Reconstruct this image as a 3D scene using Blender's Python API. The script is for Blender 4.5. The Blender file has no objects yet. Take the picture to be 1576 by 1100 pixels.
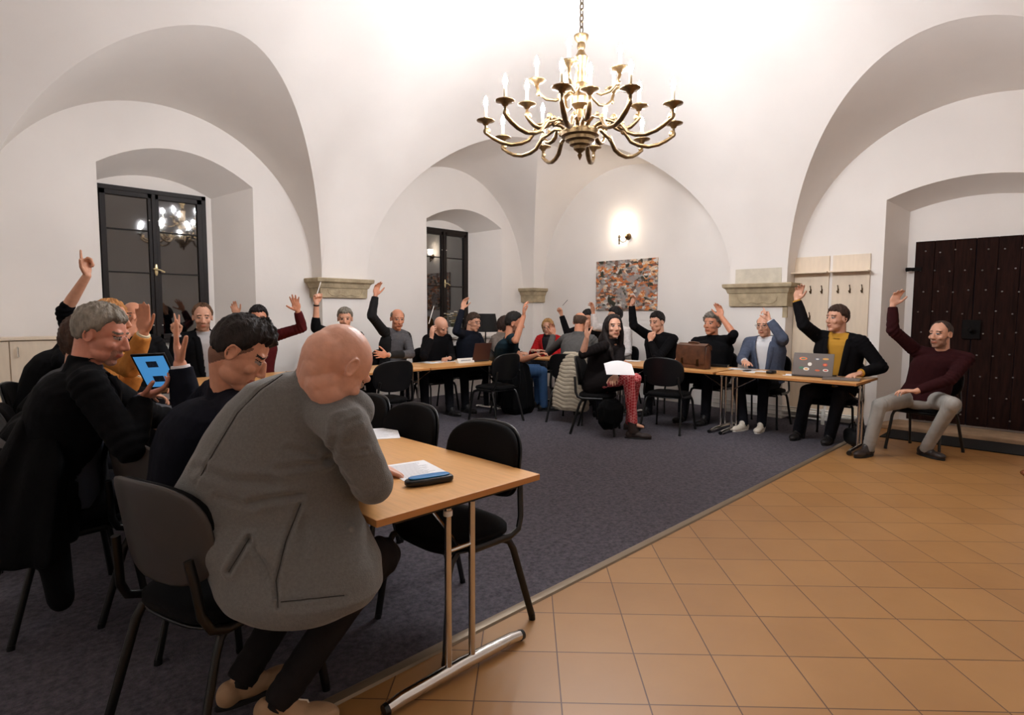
import bpy, bmesh, math, random
import numpy as np
from mathutils import Vector, Matrix
from mathutils.geometry import delaunay_2d_cdt
random.seed(7); np.random.seed(7)
SC = bpy.context.scene
COL = SC.collection
PI = math.pi
def R(d): return math.radians(d)

# ---------------------------------------------------------------- camera, world, exposure
CAM_H = 1.43; F = 900.0
PT = R(4.45); RL = R(0.25)
_s = math.sqrt(.5)
_x0 = np.array([_s, -_s, 0]); _f0 = np.array([_s, _s, 0]); _z0 = np.array([0, 0, 1.])
FW = math.cos(PT)*_f0 - math.sin(PT)*_z0
_up = math.sin(PT)*_f0 + math.cos(PT)*_z0
XR = math.cos(RL)*_x0 + math.sin(RL)*_up
UR = -math.sin(RL)*_x0 + math.cos(RL)*_up
CO = np.array([0, 0, CAM_H])
cam_d = bpy.data.cameras.new('camera'); cam = bpy.data.objects.new('camera', cam_d); COL.objects.link(cam)
cam_d.sensor_width = 36; cam_d.lens = F/1576*36; cam_d.clip_start = .05
m = Matrix.Identity(4)
for i in range(3):
    m[i][0] = XR[i]; m[i][1] = UR[i]; m[i][2] = -FW[i]; m[i][3] = CO[i]
cam.matrix_world = m
SC.camera = cam
w = bpy.data.worlds.new('night'); SC.world = w; w.use_nodes = True
w.node_tree.nodes['Background'].inputs[0].default_value = (.02, .025, .04, 1)
w.node_tree.nodes['Background'].inputs[1].default_value = .15
vs = SC.view_settings
vs.view_transform = 'Standard'; vs.look = 'None'; vs.gamma = 1; vs.use_curve_mapping = False
vs.exposure = 0.0
BULB = 1000.0          # radiance of each chandelier candle bulb
SC.cycles.use_denoising = True
SC.cycles.max_bounces = 8; SC.cycles.diffuse_bounces = 5
SC.cycles.sample_clamp_indirect = 6

def ray(px, py): return FW + XR*(px-788)/F - UR*(py-550)/F
def onX(px, py, x): r = ray(px, py); return CO + r*(x/r[0])
def onY(px, py, y): r = ray(px, py); return CO + r*(y/r[1])
def onZ(px, py, z): r = ray(px, py); return CO + r*((z-CAM_H)/r[2])
def onD(px, py, d): return CO + ray(px, py)*d

# ---------------------------------------------------------------- materials
def srgb(c):
    return tuple(((v/255)/12.92 if v/255 <= .04045 else ((v/255+.055)/1.055)**2.4) for v in c)
MATS = {}
def mat(name, col, rough=.6, metal=0., bump=0., bscale=60., noise=0., nscale=8., spec=.5, emit=None, es=0., stretch=None, sheen=0., trans=0., ior=1.45, sss=0.):
    if name in MATS: return MATS[name]
    m = bpy.data.materials.new(name); m.use_nodes = True; nt = m.node_tree; N = nt.nodes; L = nt.links
    b = N['Principled BSDF']; c = srgb(col)
    b.inputs['Base Color'].default_value = (*c, 1); b.inputs['Roughness'].default_value = rough
    b.inputs['Metallic'].default_value = metal; b.inputs['Specular IOR Level'].default_value = spec
    b.inputs['Sheen Weight'].default_value = sheen; b.inputs['Transmission Weight'].default_value = trans; b.inputs['IOR'].default_value = ior
    if sss: b.inputs['Subsurface Weight'].default_value = sss; b.inputs['Subsurface Radius'].default_value = (.01, .004, .002)
    if emit: b.inputs['Emission Color'].default_value = (*srgb(emit), 1); b.inputs['Emission Strength'].default_value = es
    if noise or bump:
        tc = N.new('ShaderNodeTexCoord'); mp = N.new('ShaderNodeMapping'); L.new(tc.outputs['Object'], mp.inputs['Vector'])
        if stretch: mp.inputs['Scale'].default_value = stretch
    if noise:
        n = N.new('ShaderNodeTexNoise'); n.inputs['Scale'].default_value = nscale; n.inputs['Detail'].default_value = 6; L.new(mp.outputs[0], n.inputs['Vector'])
        cr = N.new('ShaderNodeValToRGB'); cr.color_ramp.elements[0].position = .3; cr.color_ramp.elements[1].position = .7
        cr.color_ramp.elements[0].color = (*[v*(1-noise) for v in c], 1); cr.color_ramp.elements[1].color = (*[min(1, v*(1+noise)) for v in c], 1)
        L.new(n.outputs['Fac'], cr.inputs[0]); L.new(cr.outputs[0], b.inputs['Base Color'])
    if bump:
        n2 = N.new('ShaderNodeTexNoise'); n2.inputs['Scale'].default_value = bscale; n2.inputs['Detail'].default_value = 4; L.new(mp.outputs[0], n2.inputs['Vector'])
        bp = N.new('ShaderNodeBump'); bp.inputs['Strength'].default_value = bump; bp.inputs['Distance'].default_value = .01
        L.new(n2.outputs['Fac'], bp.inputs['Height']); L.new(bp.outputs[0], b.inputs['Normal'])
    MATS[name] = m
    return m

plaster = mat('white_plaster', (236, 230, 224), .9, bump=.25, bscale=5, spec=.1, noise=.03, nscale=1.2)
plaster_up = plaster
stone = mat('sandstone', (176, 160, 132), .9, bump=.5, bscale=30, noise=.22, nscale=9, spec=.1)
stone_pale = mat('pale_stone', (205, 197, 180), .9, bump=.4, bscale=30, noise=.1, nscale=9, spec=.1)
wood_dark = mat('dark_brown_wood', (24, 15, 11), .5, spec=.3, bump=.1, bscale=40, noise=.3, nscale=20, stretch=(6, 6, 1))
door_wood = mat('old_door_wood', (34, 16, 11), .8, spec=.15, bump=.5, bscale=25, noise=.45, nscale=14, stretch=(3, 3, .35))
beech = mat('beech_laminate', (214, 160, 100), .35, noise=.07, nscale=10, stretch=(8, .7, 8), spec=.4)
beech_edge = mat('beech_edge', (188, 128, 72), .45)
pale_maple = mat('pale_maple_board', (226, 208, 184), .45, noise=.04, nscale=10, stretch=(3, 3, .5))
chrome = mat('chrome', (215, 212, 208), .14, metal=1)
grey_metal = mat('satin_metal', (150, 148, 145), .3, metal=1)
black_metal = mat('black_metal', (12, 12, 12), .35)
iron = mat('wrought_iron', (16, 12, 11), .8, spec=.2)
black_fabric = mat('black_upholstery', (9, 8, 9), .95, bump=.3, bscale=400, spec=.2)
black_cloth = mat('black_coat_cloth', (7, 7, 8), .9, bump=.6, bscale=22, spec=.15)
grey_plastic = mat('grey_plastic_shell', (62, 57, 54), .45)
black_plastic = mat('black_plastic', (14, 14, 15), .35)
brass = mat('antique_brass', (138, 114, 82), .38, metal=1, noise=.25, nscale=30)
brass_dark = mat('dark_brass', (96, 78, 54), .3, metal=1)
paper = mat('white_paper', (238, 238, 240), .8)
white_plastic = mat('white_plastic', (228, 224, 216), .4)
glass_dark = mat('night_window_glass', (5, 5, 6), .03, spec=1.0, ior=1.75)

def wood_tile():
    m = bpy.data.materials.new('terracotta_tiles'); m.use_nodes = True; nt = m.node_tree; N = nt.nodes; L = nt.links
    b = N['Principled BSDF']; tc = N.new('ShaderNodeTexCoord'); mp = N.new('ShaderNodeMapping'); mp.vector_type = 'TEXTURE'
    L.new(tc.outputs['Object'], mp.inputs['Vector'])
    mp.inputs['Location'].default_value = (1.577, 1.313, 0); mp.inputs['Rotation'].default_value = (0, 0, R(-46.47)); mp.inputs['Scale'].default_value = (.322, .322, .322)
    br = N.new('ShaderNodeTexBrick'); br.offset = 0; br.squash = 1
    br.inputs['Scale'].default_value = 1; br.inputs['Mortar Size'].default_value = .009; br.inputs['Mortar Smooth'].default_value = .15
    br.inputs['Brick Width'].default_value = 1; br.inputs['Row Height'].default_value = 1; br.inputs['Bias'].default_value = 0
    br.inputs['Color1'].default_value = (*srgb((168, 124, 74)), 1); br.inputs['Color2'].default_value = (*srgb((159, 115, 66)), 1); br.inputs['Mortar'].default_value = (*srgb((92, 60, 36)), 1)
    L.new(mp.outputs[0], br.inputs['Vector'])
    n = N.new('ShaderNodeTexNoise'); n.inputs['Scale'].default_value = 3; n.inputs['Detail'].default_value = 8; L.new(tc.outputs['Object'], n.inputs['Vector'])
    cr = N.new('ShaderNodeValToRGB'); cr.color_ramp.elements[0].color = (.85, .8, .76, 1); cr.color_ramp.elements[1].color = (1.08, 1.08, 1.06, 1); L.new(n.outputs['Fac'], cr.inputs[0])
    mx = N.new('ShaderNodeMixRGB'); mx.blend_type = 'MULTIPLY'; mx.inputs[0].default_value = 1; L.new(br.outputs['Color'], mx.inputs[1]); L.new(cr.outputs[0], mx.inputs[2]); L.new(mx.outputs[0], b.inputs['Base Color'])
    b.inputs['Roughness'].default_value = .42
    bp = N.new('ShaderNodeBump'); bp.inputs['Strength'].default_value = .35; bp.inputs['Distance'].default_value = .004; bp.invert = True
    L.new(br.outputs['Fac'], bp.inputs['Height'])
    n3 = N.new('ShaderNodeTexNoise'); n3.inputs['Scale'].default_value = 14; L.new(tc.outputs['Object'], n3.inputs['Vector'])
    b2 = N.new('ShaderNodeBump'); b2.inputs['Strength'].default_value = .2; b2.inputs['Distance'].default_value = .004; L.new(n3.outputs['Fac'], b2.inputs['Height']); L.new(bp.outputs[0], b2.inputs['Normal'])
    L.new(b2.outputs[0], b.inputs['Normal'])
    return m
tile_mat = wood_tile()
def carpet_material():
    m = bpy.data.materials.new('grey_carpet'); m.use_nodes = True; nt = m.node_tree; N = nt.nodes; L = nt.links
    b = N['Principled BSDF']; tc = N.new('ShaderNodeTexCoord')
    n = N.new('ShaderNodeTexNoise'); n.inputs['Scale'].default_value = 38; n.inputs['Detail'].default_value = 6; n.inputs['Roughness'].default_value = .75; L.new(tc.outputs['Object'], n.inputs['Vector'])
    cr = N.new('ShaderNodeValToRGB'); e = cr.color_ramp.elements; e[0].position = .35; e[0].color = (*srgb((66, 62, 70)), 1); e[1].position = .68; e[1].color = (*srgb((100, 95, 103)), 1)
    L.new(n.outputs['Fac'], cr.inputs[0])
    n2 = N.new('ShaderNodeTexNoise'); n2.inputs['Scale'].default_value = 260; L.new(tc.outputs['Object'], n2.inputs['Vector'])
    mx = N.new('ShaderNodeMixRGB'); mx.blend_type = 'OVERLAY'; mx.inputs[0].default_value = .35; L.new(cr.outputs[0], mx.inputs[1]); L.new(n2.outputs['Color'], mx.inputs[2])
    hs = N.new('ShaderNodeHueSaturation'); hs.inputs['Saturation'].default_value = .8; L.new(mx.outputs[0], hs.inputs['Color']); L.new(hs.outputs[0], b.inputs['Base Color'])
    b.inputs['Roughness'].default_value = 1; b.inputs['Specular IOR Level'].default_value = .05
    bp = N.new('ShaderNodeBump'); bp.inputs['Strength'].default_value = .5; bp.inputs['Distance'].default_value = .003; L.new(n2.outputs['Fac'], bp.inputs['Height']); L.new(bp.outputs[0], b.inputs['Normal'])
    return m
carpet_mat = carpet_material()

# ---------------------------------------------------------------- mesh helpers
def nrm(v):
    v = np.asarray(v, float); n = np.linalg.norm(v); return v/n if n > 1e-9 else v
def frame(d, hint=(0, 0, 1)):
    """orthonormal x, y for a tube running along d"""
    d = nrm(d); h = np.asarray(hint, float)
    if abs(np.dot(d, nrm(h))) > .98: h = np.array([1., 0, 0]) if abs(d[0]) < .9 else np.array([0, 1., 0])
    x = nrm(np.cross(h, d)); return x, np.cross(d, x)
class MB:
    def __init__(s): s.v = []; s.f = []; s.m = []
    def add(s, vs, fs, mi=0):
        o = len(s.v); s.v.extend([tuple(float(c) for c in p) for p in vs]); s.f.extend([tuple(i+o for i in f) for f in fs]); s.m.extend([mi]*len(fs)); return s
    def box(s, a, b, mi=0, M=None):
        x0, y0, z0 = a; x1, y1, z1 = b
        vs = [(x0, y0, z0), (x1, y0, z0), (x1, y1, z0), (x0, y1, z0), (x0, y0, z1), (x1, y0, z1), (x1, y1, z1), (x0, y1, z1)]
        if M is not None: vs = [tuple(M @ Vector(p)) for p in vs]
        return s.add(vs, [(0, 3, 2, 1), (4, 5, 6, 7), (0, 1, 5, 4), (1, 2, 6, 5), (2, 3, 7, 6), (3, 0, 4, 7)], mi)
    def rings(s, rings, mi=0, cap=True, closed=False):
        n = len(rings[0]); o = len(s.v); vs = [tuple(float(c) for c in p) for r in rings for p in r]; fs = []
        k = len(rings)
        for i in range(k if closed else k-1):
            a = i*n; b = ((i+1) % k)*n
            for j in range(n):
                j2 = (j+1) % n; fs.append((a+j, a+j2, b+j2, b+j))
        if cap and not closed: fs.append(tuple(range(n))[::-1]); fs.append(tuple((k-1)*n+j for j in range(n)))
        return s.add(vs, fs, mi)
    def tube(s, pts, r, n=10, mi=0, closed=False, flat=1.0, hint=(0, 0, 1)):
        pts = [np.asarray(p, float) for p in pts]; k = len(pts); rs = r if hasattr(r, '__len__') else [r]*k
        out = []; px = None
        for i in range(k):
            if closed: d = pts[(i+1) % k]-pts[i-1]
            else: d = pts[min(i+1, k-1)]-pts[max(i-1, 0)]
            d = nrm(d)
            if px is None: x, y = frame(d, hint)
            else:
                x = nrm(px-d*np.dot(px, d)); y = np.cross(d, x)
            px = x
            out.append([pts[i]+rs[i]*(math.cos(a)*x+flat*math.sin(a)*y) for a in [2*PI*j/n for j in range(n)]])
        return s.rings(out, mi, True, closed)
    def lathe(s, prof, c=(0, 0, 0), n=24, mi=0, axis='z', cap=True):
        rg = []
        for r, z in prof:
            rg.append([(c[0]+r*math.cos(2*PI*j/n), c[1]+r*math.sin(2*PI*j/n), c[2]+z) for j in range(n)])
        return s.rings(rg, mi, cap)
    def cone(s, a, b, ra, rb, n=16, mi=0, ends=True, flat=1., hint=(0, 0, 1)):
        """tapered capsule with round ends (ends=False: flat cut ends)"""
        a = np.asarray(a, float); b = np.asarray(b, float); d = nrm(b-a); x, y = frame(d, hint); rg = []
        st = []
        if ends:
            for k in (1, 2, 3, 4): t = k/5*PI/2; st.append((a-d*ra*math.cos(t), ra*math.sin(t)))
        st.append((a, ra)); st.append((b, rb))
        if ends:
            for k in (4, 3, 2, 1): t = k/5*PI/2; st.append((b+d*rb*math.cos(t), rb*math.sin(t)))
        for c, r in st: rg.append([c+r*(math.cos(2*PI*j/n)*x+flat*math.sin(2*PI*j/n)*y) for j in range(n)])
        return s.rings(rg, mi)
    def ell(s, c, r, M=None, n=16, k=10, mi=0):
        c = np.asarray(c, float); rg = []
        for i in range(1, k):
            t = PI*i/k; rg.append([np.array([r[0]*math.sin(t)*math.cos(2*PI*j/n), r[1]*math.sin(t)*math.sin(2*PI*j/n), -r[2]*math.cos(t)]) for j in range(n)])
        if M is not None: rg = [[M @ p for p in q] for q in rg]
        return s.rings([[c+p for p in q] for q in rg], mi)
    def xf(s, Rm, o):
        Rm = np.asarray(Rm); o = np.asarray(o); s.v = [tuple(Rm @ np.array(p)+o) for p in s.v]; return s
    def mesh(s, name, mats, smooth=True, origin=(0, 0, 0)):
        me = bpy.data.meshes.new(name); o = origin
        me.from_pydata([(p[0]-o[0], p[1]-o[1], p[2]-o[2]) for p in s.v], [], s.f)
        for q in (mats if isinstance(mats, (list, tuple)) else [mats]): me.materials.append(q)
        me.polygons.foreach_set('material_index', s.m); me.polygons.foreach_set('use_smooth', [smooth]*len(s.f)); me.update()
        return me
    def build(s, name, mats, parent=None, smooth=True, origin=(0, 0, 0), bevel=0, seg=2, fix=True, sharp=35):
        me = s.mesh(name, mats, smooth, origin)
        if fix:
            bm = bmesh.new(); bm.from_mesh(me); bmesh.ops.recalc_face_normals(bm, faces=bm.faces); bm.to_mesh(me); bm.free()
        if smooth and sharp: me.set_sharp_from_angle(angle=R(sharp))
        o = bpy.data.objects.new(name, me); COL.objects.link(o)
        if parent is not None: o.parent = parent
        if bevel:
            b = o.modifiers.new('bevel', 'BEVEL'); b.width = bevel; b.segments = seg; b.limit_method = 'ANGLE'; b.angle_limit = R(40)
        return o
def tag(o, label=None, cat=None, group=None, kind=None):
    if label: o['label'] = label
    if cat: o['category'] = cat
    if group: o['group'] = group
    if kind: o['kind'] = kind
    return o
def empty(name, loc, rz=0, label=None, cat=None, group=None, kind=None):
    o = bpy.data.objects.new(name, None); COL.objects.link(o); o.location = tuple(float(c) for c in loc); o.rotation_euler = (0, 0, rz); o.empty_display_size = .1
    return tag(o, label, cat, group, kind)
def copy_tree(o, parent=None):
    c = o.copy(); COL.objects.link(c)
    if parent is not None: c.parent = parent
    for ch in list(KIDS.get(o.name, [])) or [q for q in bpy.data.objects if q.parent == o]: copy_tree(ch, c)
    return c
KIDS = {}
def struct(name, mb, m, parent=None, **k):
    o = mb.build(name, m, parent, **k)
    if parent is None: o['kind'] = 'structure'
    return o

# ---------------------------------------------------------------- the room: plan and vault
XW, YW = 8.13, 7.57          # faces of the piers
XL, YL = 8.41, 7.85          # wall behind the piers
X0, Y0 = -1.9, -3.6          # walls behind the camera
ZS, VA, VB = 1.9, 5.2, 3.256
def cove(s): s = min(max(s, 0), VA); return ZS+VB*math.sqrt(max(0, 1-(1-s/VA)**2))
def inv(z): return VA*(1-math.sqrt(max(0, 1-((z-ZS)/VB)**2)))
def sstep(a, b, x): t = min(1, max(0, (x-a)/(b-a))); return t*t*(3-2*t)
def smin(a, b):
    m = min(a, b); k = 1.1*sstep(1.28, 2.6, m)
    if k < 1e-4: return m
    h = max(k-abs(a-b), 0)/k; return m-h*h*k/4
def vault(x, y): return cove(smin(smin(XW-x, YW-y), smin(x-X0, y-Y0)))
def bow(t, p=1.0):           # t 0..1 quarter: returns (across 1..0, rise 0..1)
    a = t*PI/2; return math.cos(a)**p, math.sin(a)
NQ = 26
def groinY(xb, xa, za, p=1.):     # groin on the left wall side from base xb to apex xa
    out = []
    for i in range(NQ+1):
        c, r = bow(i/NQ, p); z = ZS+(za-ZS)*r; out.append((xa+(xb-xa)*c, YW-inv(z)))
    return out
def groinX(yb, ya, za, p=1.):
    return [(XW-inv(ZS+(za-ZS)*bow(i/NQ, p)[1]), ya+(yb-ya)*bow(i/NQ, p)[0]) for i in range(NQ+1)]
G1L = groinY(.36, 2.27, 4.15); G1R = groinY(3.87, 2.27, 4.15, 1.12)
SA = inv(4.06); AP = (XW-SA, YW-SA)
A2L = groinY(4.58, AP[0], 4.06, .85); A2R = groinX(3.74, AP[1], 4.06)
FOLD = [(XW-SA*(1-bow(1-i/NQ)[1]**1.5)*1, 0) for i in range(NQ+1)]
FOLD = []
for i in range(NQ+1):
    c, r = bow(i/NQ); sv = inv(ZS+(4.06-ZS)*r); FOLD.append((XW-sv, YW-sv))
G3A = groinX(2.96, 1.13, 4.1); G3B = groinX(-.72, 1.13, 4.1)
def arcY(xa, xb, xc, zc):     # wall arc on the left wall, from xa over the crown to xb
    L = [(xc+(xa-xc)*bow(i/NQ)[0], YL, ZS+(zc-ZS)*bow(i/NQ)[1]) for i in range(NQ+1)]
    Rr = [(xc+(xb-xc)*bow(i/NQ)[0], YL, ZS+(zc-ZS)*bow(i/NQ)[1]) for i in range(NQ+1)]
    return L, Rr
def arcX(ya, yb, yc, zc):
    L = [(XL, yc+(ya-yc)*bow(i/NQ)[0], ZS+(zc-ZS)*bow(i/NQ)[1]) for i in range(NQ+1)]
    Rr = [(XL, yc+(yb-yc)*bow(i/NQ)[0], ZS+(zc-ZS)*bow(i/NQ)[1]) for i in range(NQ+1)]
    return L, Rr
W1L, W1R = arcY(.28, 3.87, 2.05, 3.81); W2L, W2R = arcY(4.58, 8.13, 6.4, 3.84)
W3L, W3R = arcX(7.57, 3.74, 5.75, 3.88); W4L, W4R = arcX(2.96, -.9, 1.05, 3.85)
def lift(P): return [(x, y, vault(x, y)) for x, y in P]

def tri_fill(outer, holes=(), inner=()):
    """2D constrained triangulation of outer minus holes; returns verts, tris"""
    vs = list(outer); ed = [(i, (i+1) % len(outer)) for i in range(len(outer))]
    for h in holes:
        o = len(vs); vs += list(h); ed += [(o+i, o+(i+1) % len(h)) for i in range(len(h))]
    vs += list(inner)
    r = delaunay_2d_cdt([Vector(p) for p in vs], ed, [], 0, 1e-5)
    V = [tuple(p) for p in r[0]]; out = []
    def inside(p, poly):
        c = False; n = len(poly); j = n-1
        for i in range(n):
            if (poly[i][1] > p[1]) != (poly[j][1] > p[1]) and p[0] < (poly[j][0]-poly[i][0])*(p[1]-poly[i][1])/(poly[j][1]-poly[i][1])+poly[i][0]: c = not c
            j = i
        return c
    for f in r[2]:
        c = (sum(V[i][0] for i in f)/len(f), sum(V[i][1] for i in f)/len(f))
        if inside(c, outer) and not any(inside(c, h) for h in holes): out.append(tuple(f))
    return V, out, inside

# main vault surface over the plan
bound = G1L[:-1]+G1R[::-1]+A2L[:-1]+A2R[::-1]+G3A[:-1]+G3B[::-1]+[(XW, -1.6), (XW, -2.6), (XW, Y0), (4, Y0), (0, Y0), (X0, Y0), (X0, 0), (X0, 4), (X0, YW), (-.8, YW)]
pts = []
steps = [.004, .015, .035, .065, .1, .15, .21, .28, .36, .45]
gx = np.arange(X0+.1, XW, .16); gy = np.arange(Y0+.1, YW, .16)
for x in gx:
    for y in gy:
        if min(XW-x, YW-y, x-X0, y-Y0) > .5: pts.append((x, y))
for s_ in steps:
    for x in np.arange(X0+s_, XW-s_, .14): pts.append((x, YW-s_)); pts.append((x, Y0+s_))
    for y in np.arange(Y0+s_, YW-s_, .14): pts.append((XW-s_, y)); pts.append((X0+s_, y))
_, _, inside = tri_fill([(0, 0), (1, 0), (0, 1)])
def near(p, poly):
    return min((p[0]-a[0])**2+(p[1]-a[1])**2 for a in poly) < .0009
pts = [p for p in pts if inside(p, bound) and not near(p, bound)]
V, T, _ = tri_fill(bound, (), pts)
mb = MB(); mb.add([(x, y, vault(x, y)) for x, y in V], T)
struct('ceiling', mb, plaster_up, fix=False, sharp=60)
def ruled(name, a, b, mid=6):
    mb = MB(); n = len(a)
    rows = [[tuple(np.array(a[i])*(1-k/mid)+np.array(b[i])*(k/mid)) for i in range(n)] for k in range(mid+1)]
    vs = [p for r_ in rows for p in r_]; fs = []
    for k in range(mid):
        for i in range(n-1): fs.append((k*n+i, k*n+i+1, (k+1)*n+i+1, (k+1)*n+i))
    mb.add(vs, fs); return struct(name, mb, plaster_up, sharp=60)
ruled('trim_1', W1L[:-1]+W1R[::-1], lift(G1L[:-1]+G1R[::-1]))
ruled('trim_2', W2L[:-1]+W2R[::-1], lift(A2L[:-1]+FOLD[::-1]))
ruled('trim_3', W3L[:-1]+W3R[::-1], lift(FOLD[:-1]+A2R[::-1]))
ruled('trim_4', W4L[:-1]+W4R[::-1], lift(G3A[:-1]+G3B[::-1]))

# openings: bottom, sides and a flat segmental arch
def opening(a, b, z0, zs_l, zs_r, zc, n=14):
    out = [(a, z0)]
    c = (a+b)/2
    for i in range(n+1):
        t = i/n; u = a+(b-a)*t; base = zs_l+(zs_r-zs_l)*t; out.append((u, base+(zc-(zs_l+zs_r)/2)*(1-(2*t-1)**2)))
    out.append((b, z0)); return out
OW1 = opening(1.40, 3.08, .95, 3.05, 3.02, 3.33); IW1 = opening(1.43, 2.74, 1.0, 2.92, 2.90, 3.08)
OW2 = opening(5.86, 7.57, .95, 2.95, 2.95, 3.19); IW2 = opening(6.0, 7.22, 1.0, 2.88, 2.88, 3.05)
OD = opening(.20, 1.92, 0, 2.80, 2.82, 2.99); ID = opening(.36, 1.77, .05, 2.72, 2.72, 2.84)
def wall_y(name, y, outer, holes):
    V, T, _ = tri_fill(outer, holes); mb = MB(); mb.add([(u, y, z) for u, z in V], T); return struct(name, mb, plaster, fix=False, smooth=False)
def wall_x(name, x, outer, holes):
    V, T, _ = tri_fill(outer, holes); mb = MB(); mb.add([(x, u, z) for u, z in V], T); return struct(name, mb, plaster, fix=False, smooth=False)
la = [(p[0], p[2]) for p in W1L[:-1]+W1R[::-1]]
wall_y('wall_left', YL, [(.28, 0)]+la+[(3.87, 0)], [OW1])
la = [(p[0], p[2]) for p in W2L[:-1]+W2R[::-1]]
wall_y('wall_left_far', YL, [(4.58, 0)]+la+[(8.13, 0)], [OW2])
la = [(p[1], p[2]) for p in W3L[:-1]+W3R[::-1]]
wall_x('wall_right_far', XL, [(7.57, 0)]+la+[(3.74, 0)], [])
la = [(p[1], p[2]) for p in W4L[:-1]+W4R[::-1]]
wall_x('wall_right', XL, [(2.96, 0)]+la+[(-.9, 0)], [OD])
def niche(name, o, i, y, yi, axis):
    P = (lambda u, z, d: (u, d, z)) if axis == 'y' else (lambda u, z, d: (d, u, z))
    n = len(o); mb = MB(); vs = [P(*p, y) for p in o]+[P(*p, yi) for p in i]
    mb.add(vs, [(k, (k+1) % n, n+(k+1) % n, n+k) for k in range(n)])
    return struct(name, mb, plaster, sharp=40)
niche('trim_5', OW1, IW1, YL, 8.38, 'y'); niche('trim_6', OW2, IW2, YL, 8.38, 'y'); niche('trim_7', OD, ID, XL, 8.92, 'x')
# backs of the niches
def back(name, i, d, axis, hole):
    V, T, _ = tri_fill(i, [hole] if hole else []); mb = MB()
    mb.add([((u, d, z) if axis == 'y' else (d, u, z)) for u, z in V], T); return struct(name, mb, plaster, fix=False, smooth=False)
def rect(a, b, z0, z1): return [(a, z0), (a, z1), (b, z1), (b, z0)]
back('trim_8', IW1, 8.38, 'y', rect(1.44, 2.66, 1.02, 2.91)); back('trim_9', IW2, 8.38, 'y', rect(6.02, 7.17, 1.02, 2.90)); back('trim_10', ID, 8.92, 'x', rect(.46, 1.68, .08, 2.33))
# piers between the vault bays, walls beside and behind
def pier(name, a, b): mb = MB(); mb.box((a[0], a[1], 0), (b[0], b[1], ZS+.002)); return struct(name, mb, plaster, smooth=False)
pier('wall_left_pier', (3.87, YW), (4.58, YL+.3)); pier('wall_corner_pier', (XW, YW), (XL+.3, YL+.3)); pier('wall_right_pier', (XW, 2.96), (XL+.3, 3.74))
mb = MB(); mb.box((X0, YW, 0), (.32, YL+.3, ZS+.002)); struct('wall_left_near', mb, plaster, smooth=False)
mb = MB(); mb.box((XW, Y0, 0), (XL+.3, -.8, ZS+.002)); struct('wall_right_near', mb, plaster, smooth=False)
mb = MB(); mb.box((X0-.3, Y0-.3, 0), (XL+.3, Y0, ZS+.002)); struct('wall_back', mb, plaster, smooth=False)
mb = MB(); mb.box((X0-.3, Y0, 0), (X0, YL+.3, ZS+.002)); struct('wall_behind', mb, plaster, smooth=False)
mb = MB(); mb.box((X0-.3, Y0-.3, -.1), (9.3, 8.6, 0)); struct('floor', mb, tile_mat, smooth=False)
mb = MB(); mb.box((X0, 1.9, .0005), (XL, YL, .008)); struct('floor_carpet', mb, carpet_mat, smooth=False)
trim_m = mat('bronze_carpet_strip', (128, 112, 92), .4, metal=.4)
mb = MB(); mb.rings([[(x, 1.875, .0005), (x, 1.882, .010), (x, 1.90, .014), (x, 1.925, .011), (x, 1.935, .0005)] for x in (X0, XL)]); struct('trim_11', mb, trim_m)

# ---------------------------------------------------------------- stone corbels
def corbel(name, outline, ztop, zbot, scroll=False):
    """outline(e) -> polyline in plan projecting e from the pier"""
    prof = [(.0, .0), (.115, .0), (.125, -.01), (.12, -.05), (.10, -.062), (.085, -.075), (.07, -.115), (.066, -.13), (.052, -.135), (.05, -.15), (.045, zbot-ztop+.004), (0, zbot-ztop)]
    mb = MB(); rg = [[(*p, ztop+dz) for p in outline(e)] for e, dz in prof]
    n = len(rg[0]); vs = [p for r_ in rg for p in r_]; fs = [(i*n+j, i*n+j+1, (i+1)*n+j+1, (i+1)*n+j) for i in range(len(rg)-1) for j in range(n-1)]
    for i_ in (0, n-1): fs.append(tuple(k*n+i_ for k in range(len(rg))))
    mb.add(vs, fs); o = struct(name, mb, stone, smooth=False); return o
corbel('trim_12', lambda e: [(3.87-e, YL), (3.87-e, YW-e), (4.50+e, YW-e), (4.50+e, YW)], 1.885, 1.615)
corbel('trim_13', lambda e: [(XW-e, YL), (XW-e, YW-e), (XL, YW-e)], 1.88, 1.61)
corbel('trim_14', lambda e: [(XL, 2.98-e), (XW-e, 2.98-e), (XW-e, 3.68+e), (XW, 3.68+e)], 1.835, 1.52)
mb = MB(); mb.box((XW-.012, 3.03, 1.836), (XW+.02, 3.66, 2.04)); struct('trim_15', mb, stone_pale, smooth=False)
mb = MB(); mb.box((XW-.008, 2.94, 1.37), (XW+.02, 3.0, 1.52)); struct('trim_16', mb, stone, smooth=False)
# low relief swag on the corbels' faces
for nm, f in (('trim_17', lambda u, z: (4.20+u*.27, YW-.048, 1.685+z)), ('trim_18', lambda u, z: (XW-.048, 3.33-u*.27, 1.60+z))):
    mb = MB(); P = [(-1, .05), (-.95, 0), (-.8, -.03), (-.55, -.045), (-.3, -.02), (-.15, -.03), (0, -.045), (.15, -.03), (.3, -.02), (.55, -.045), (.8, -.03), (.95, 0), (1, .05)]
    mb.tube([f(u, z) for u, z in P], .007, 6); struct(nm, mb, stone)

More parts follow.
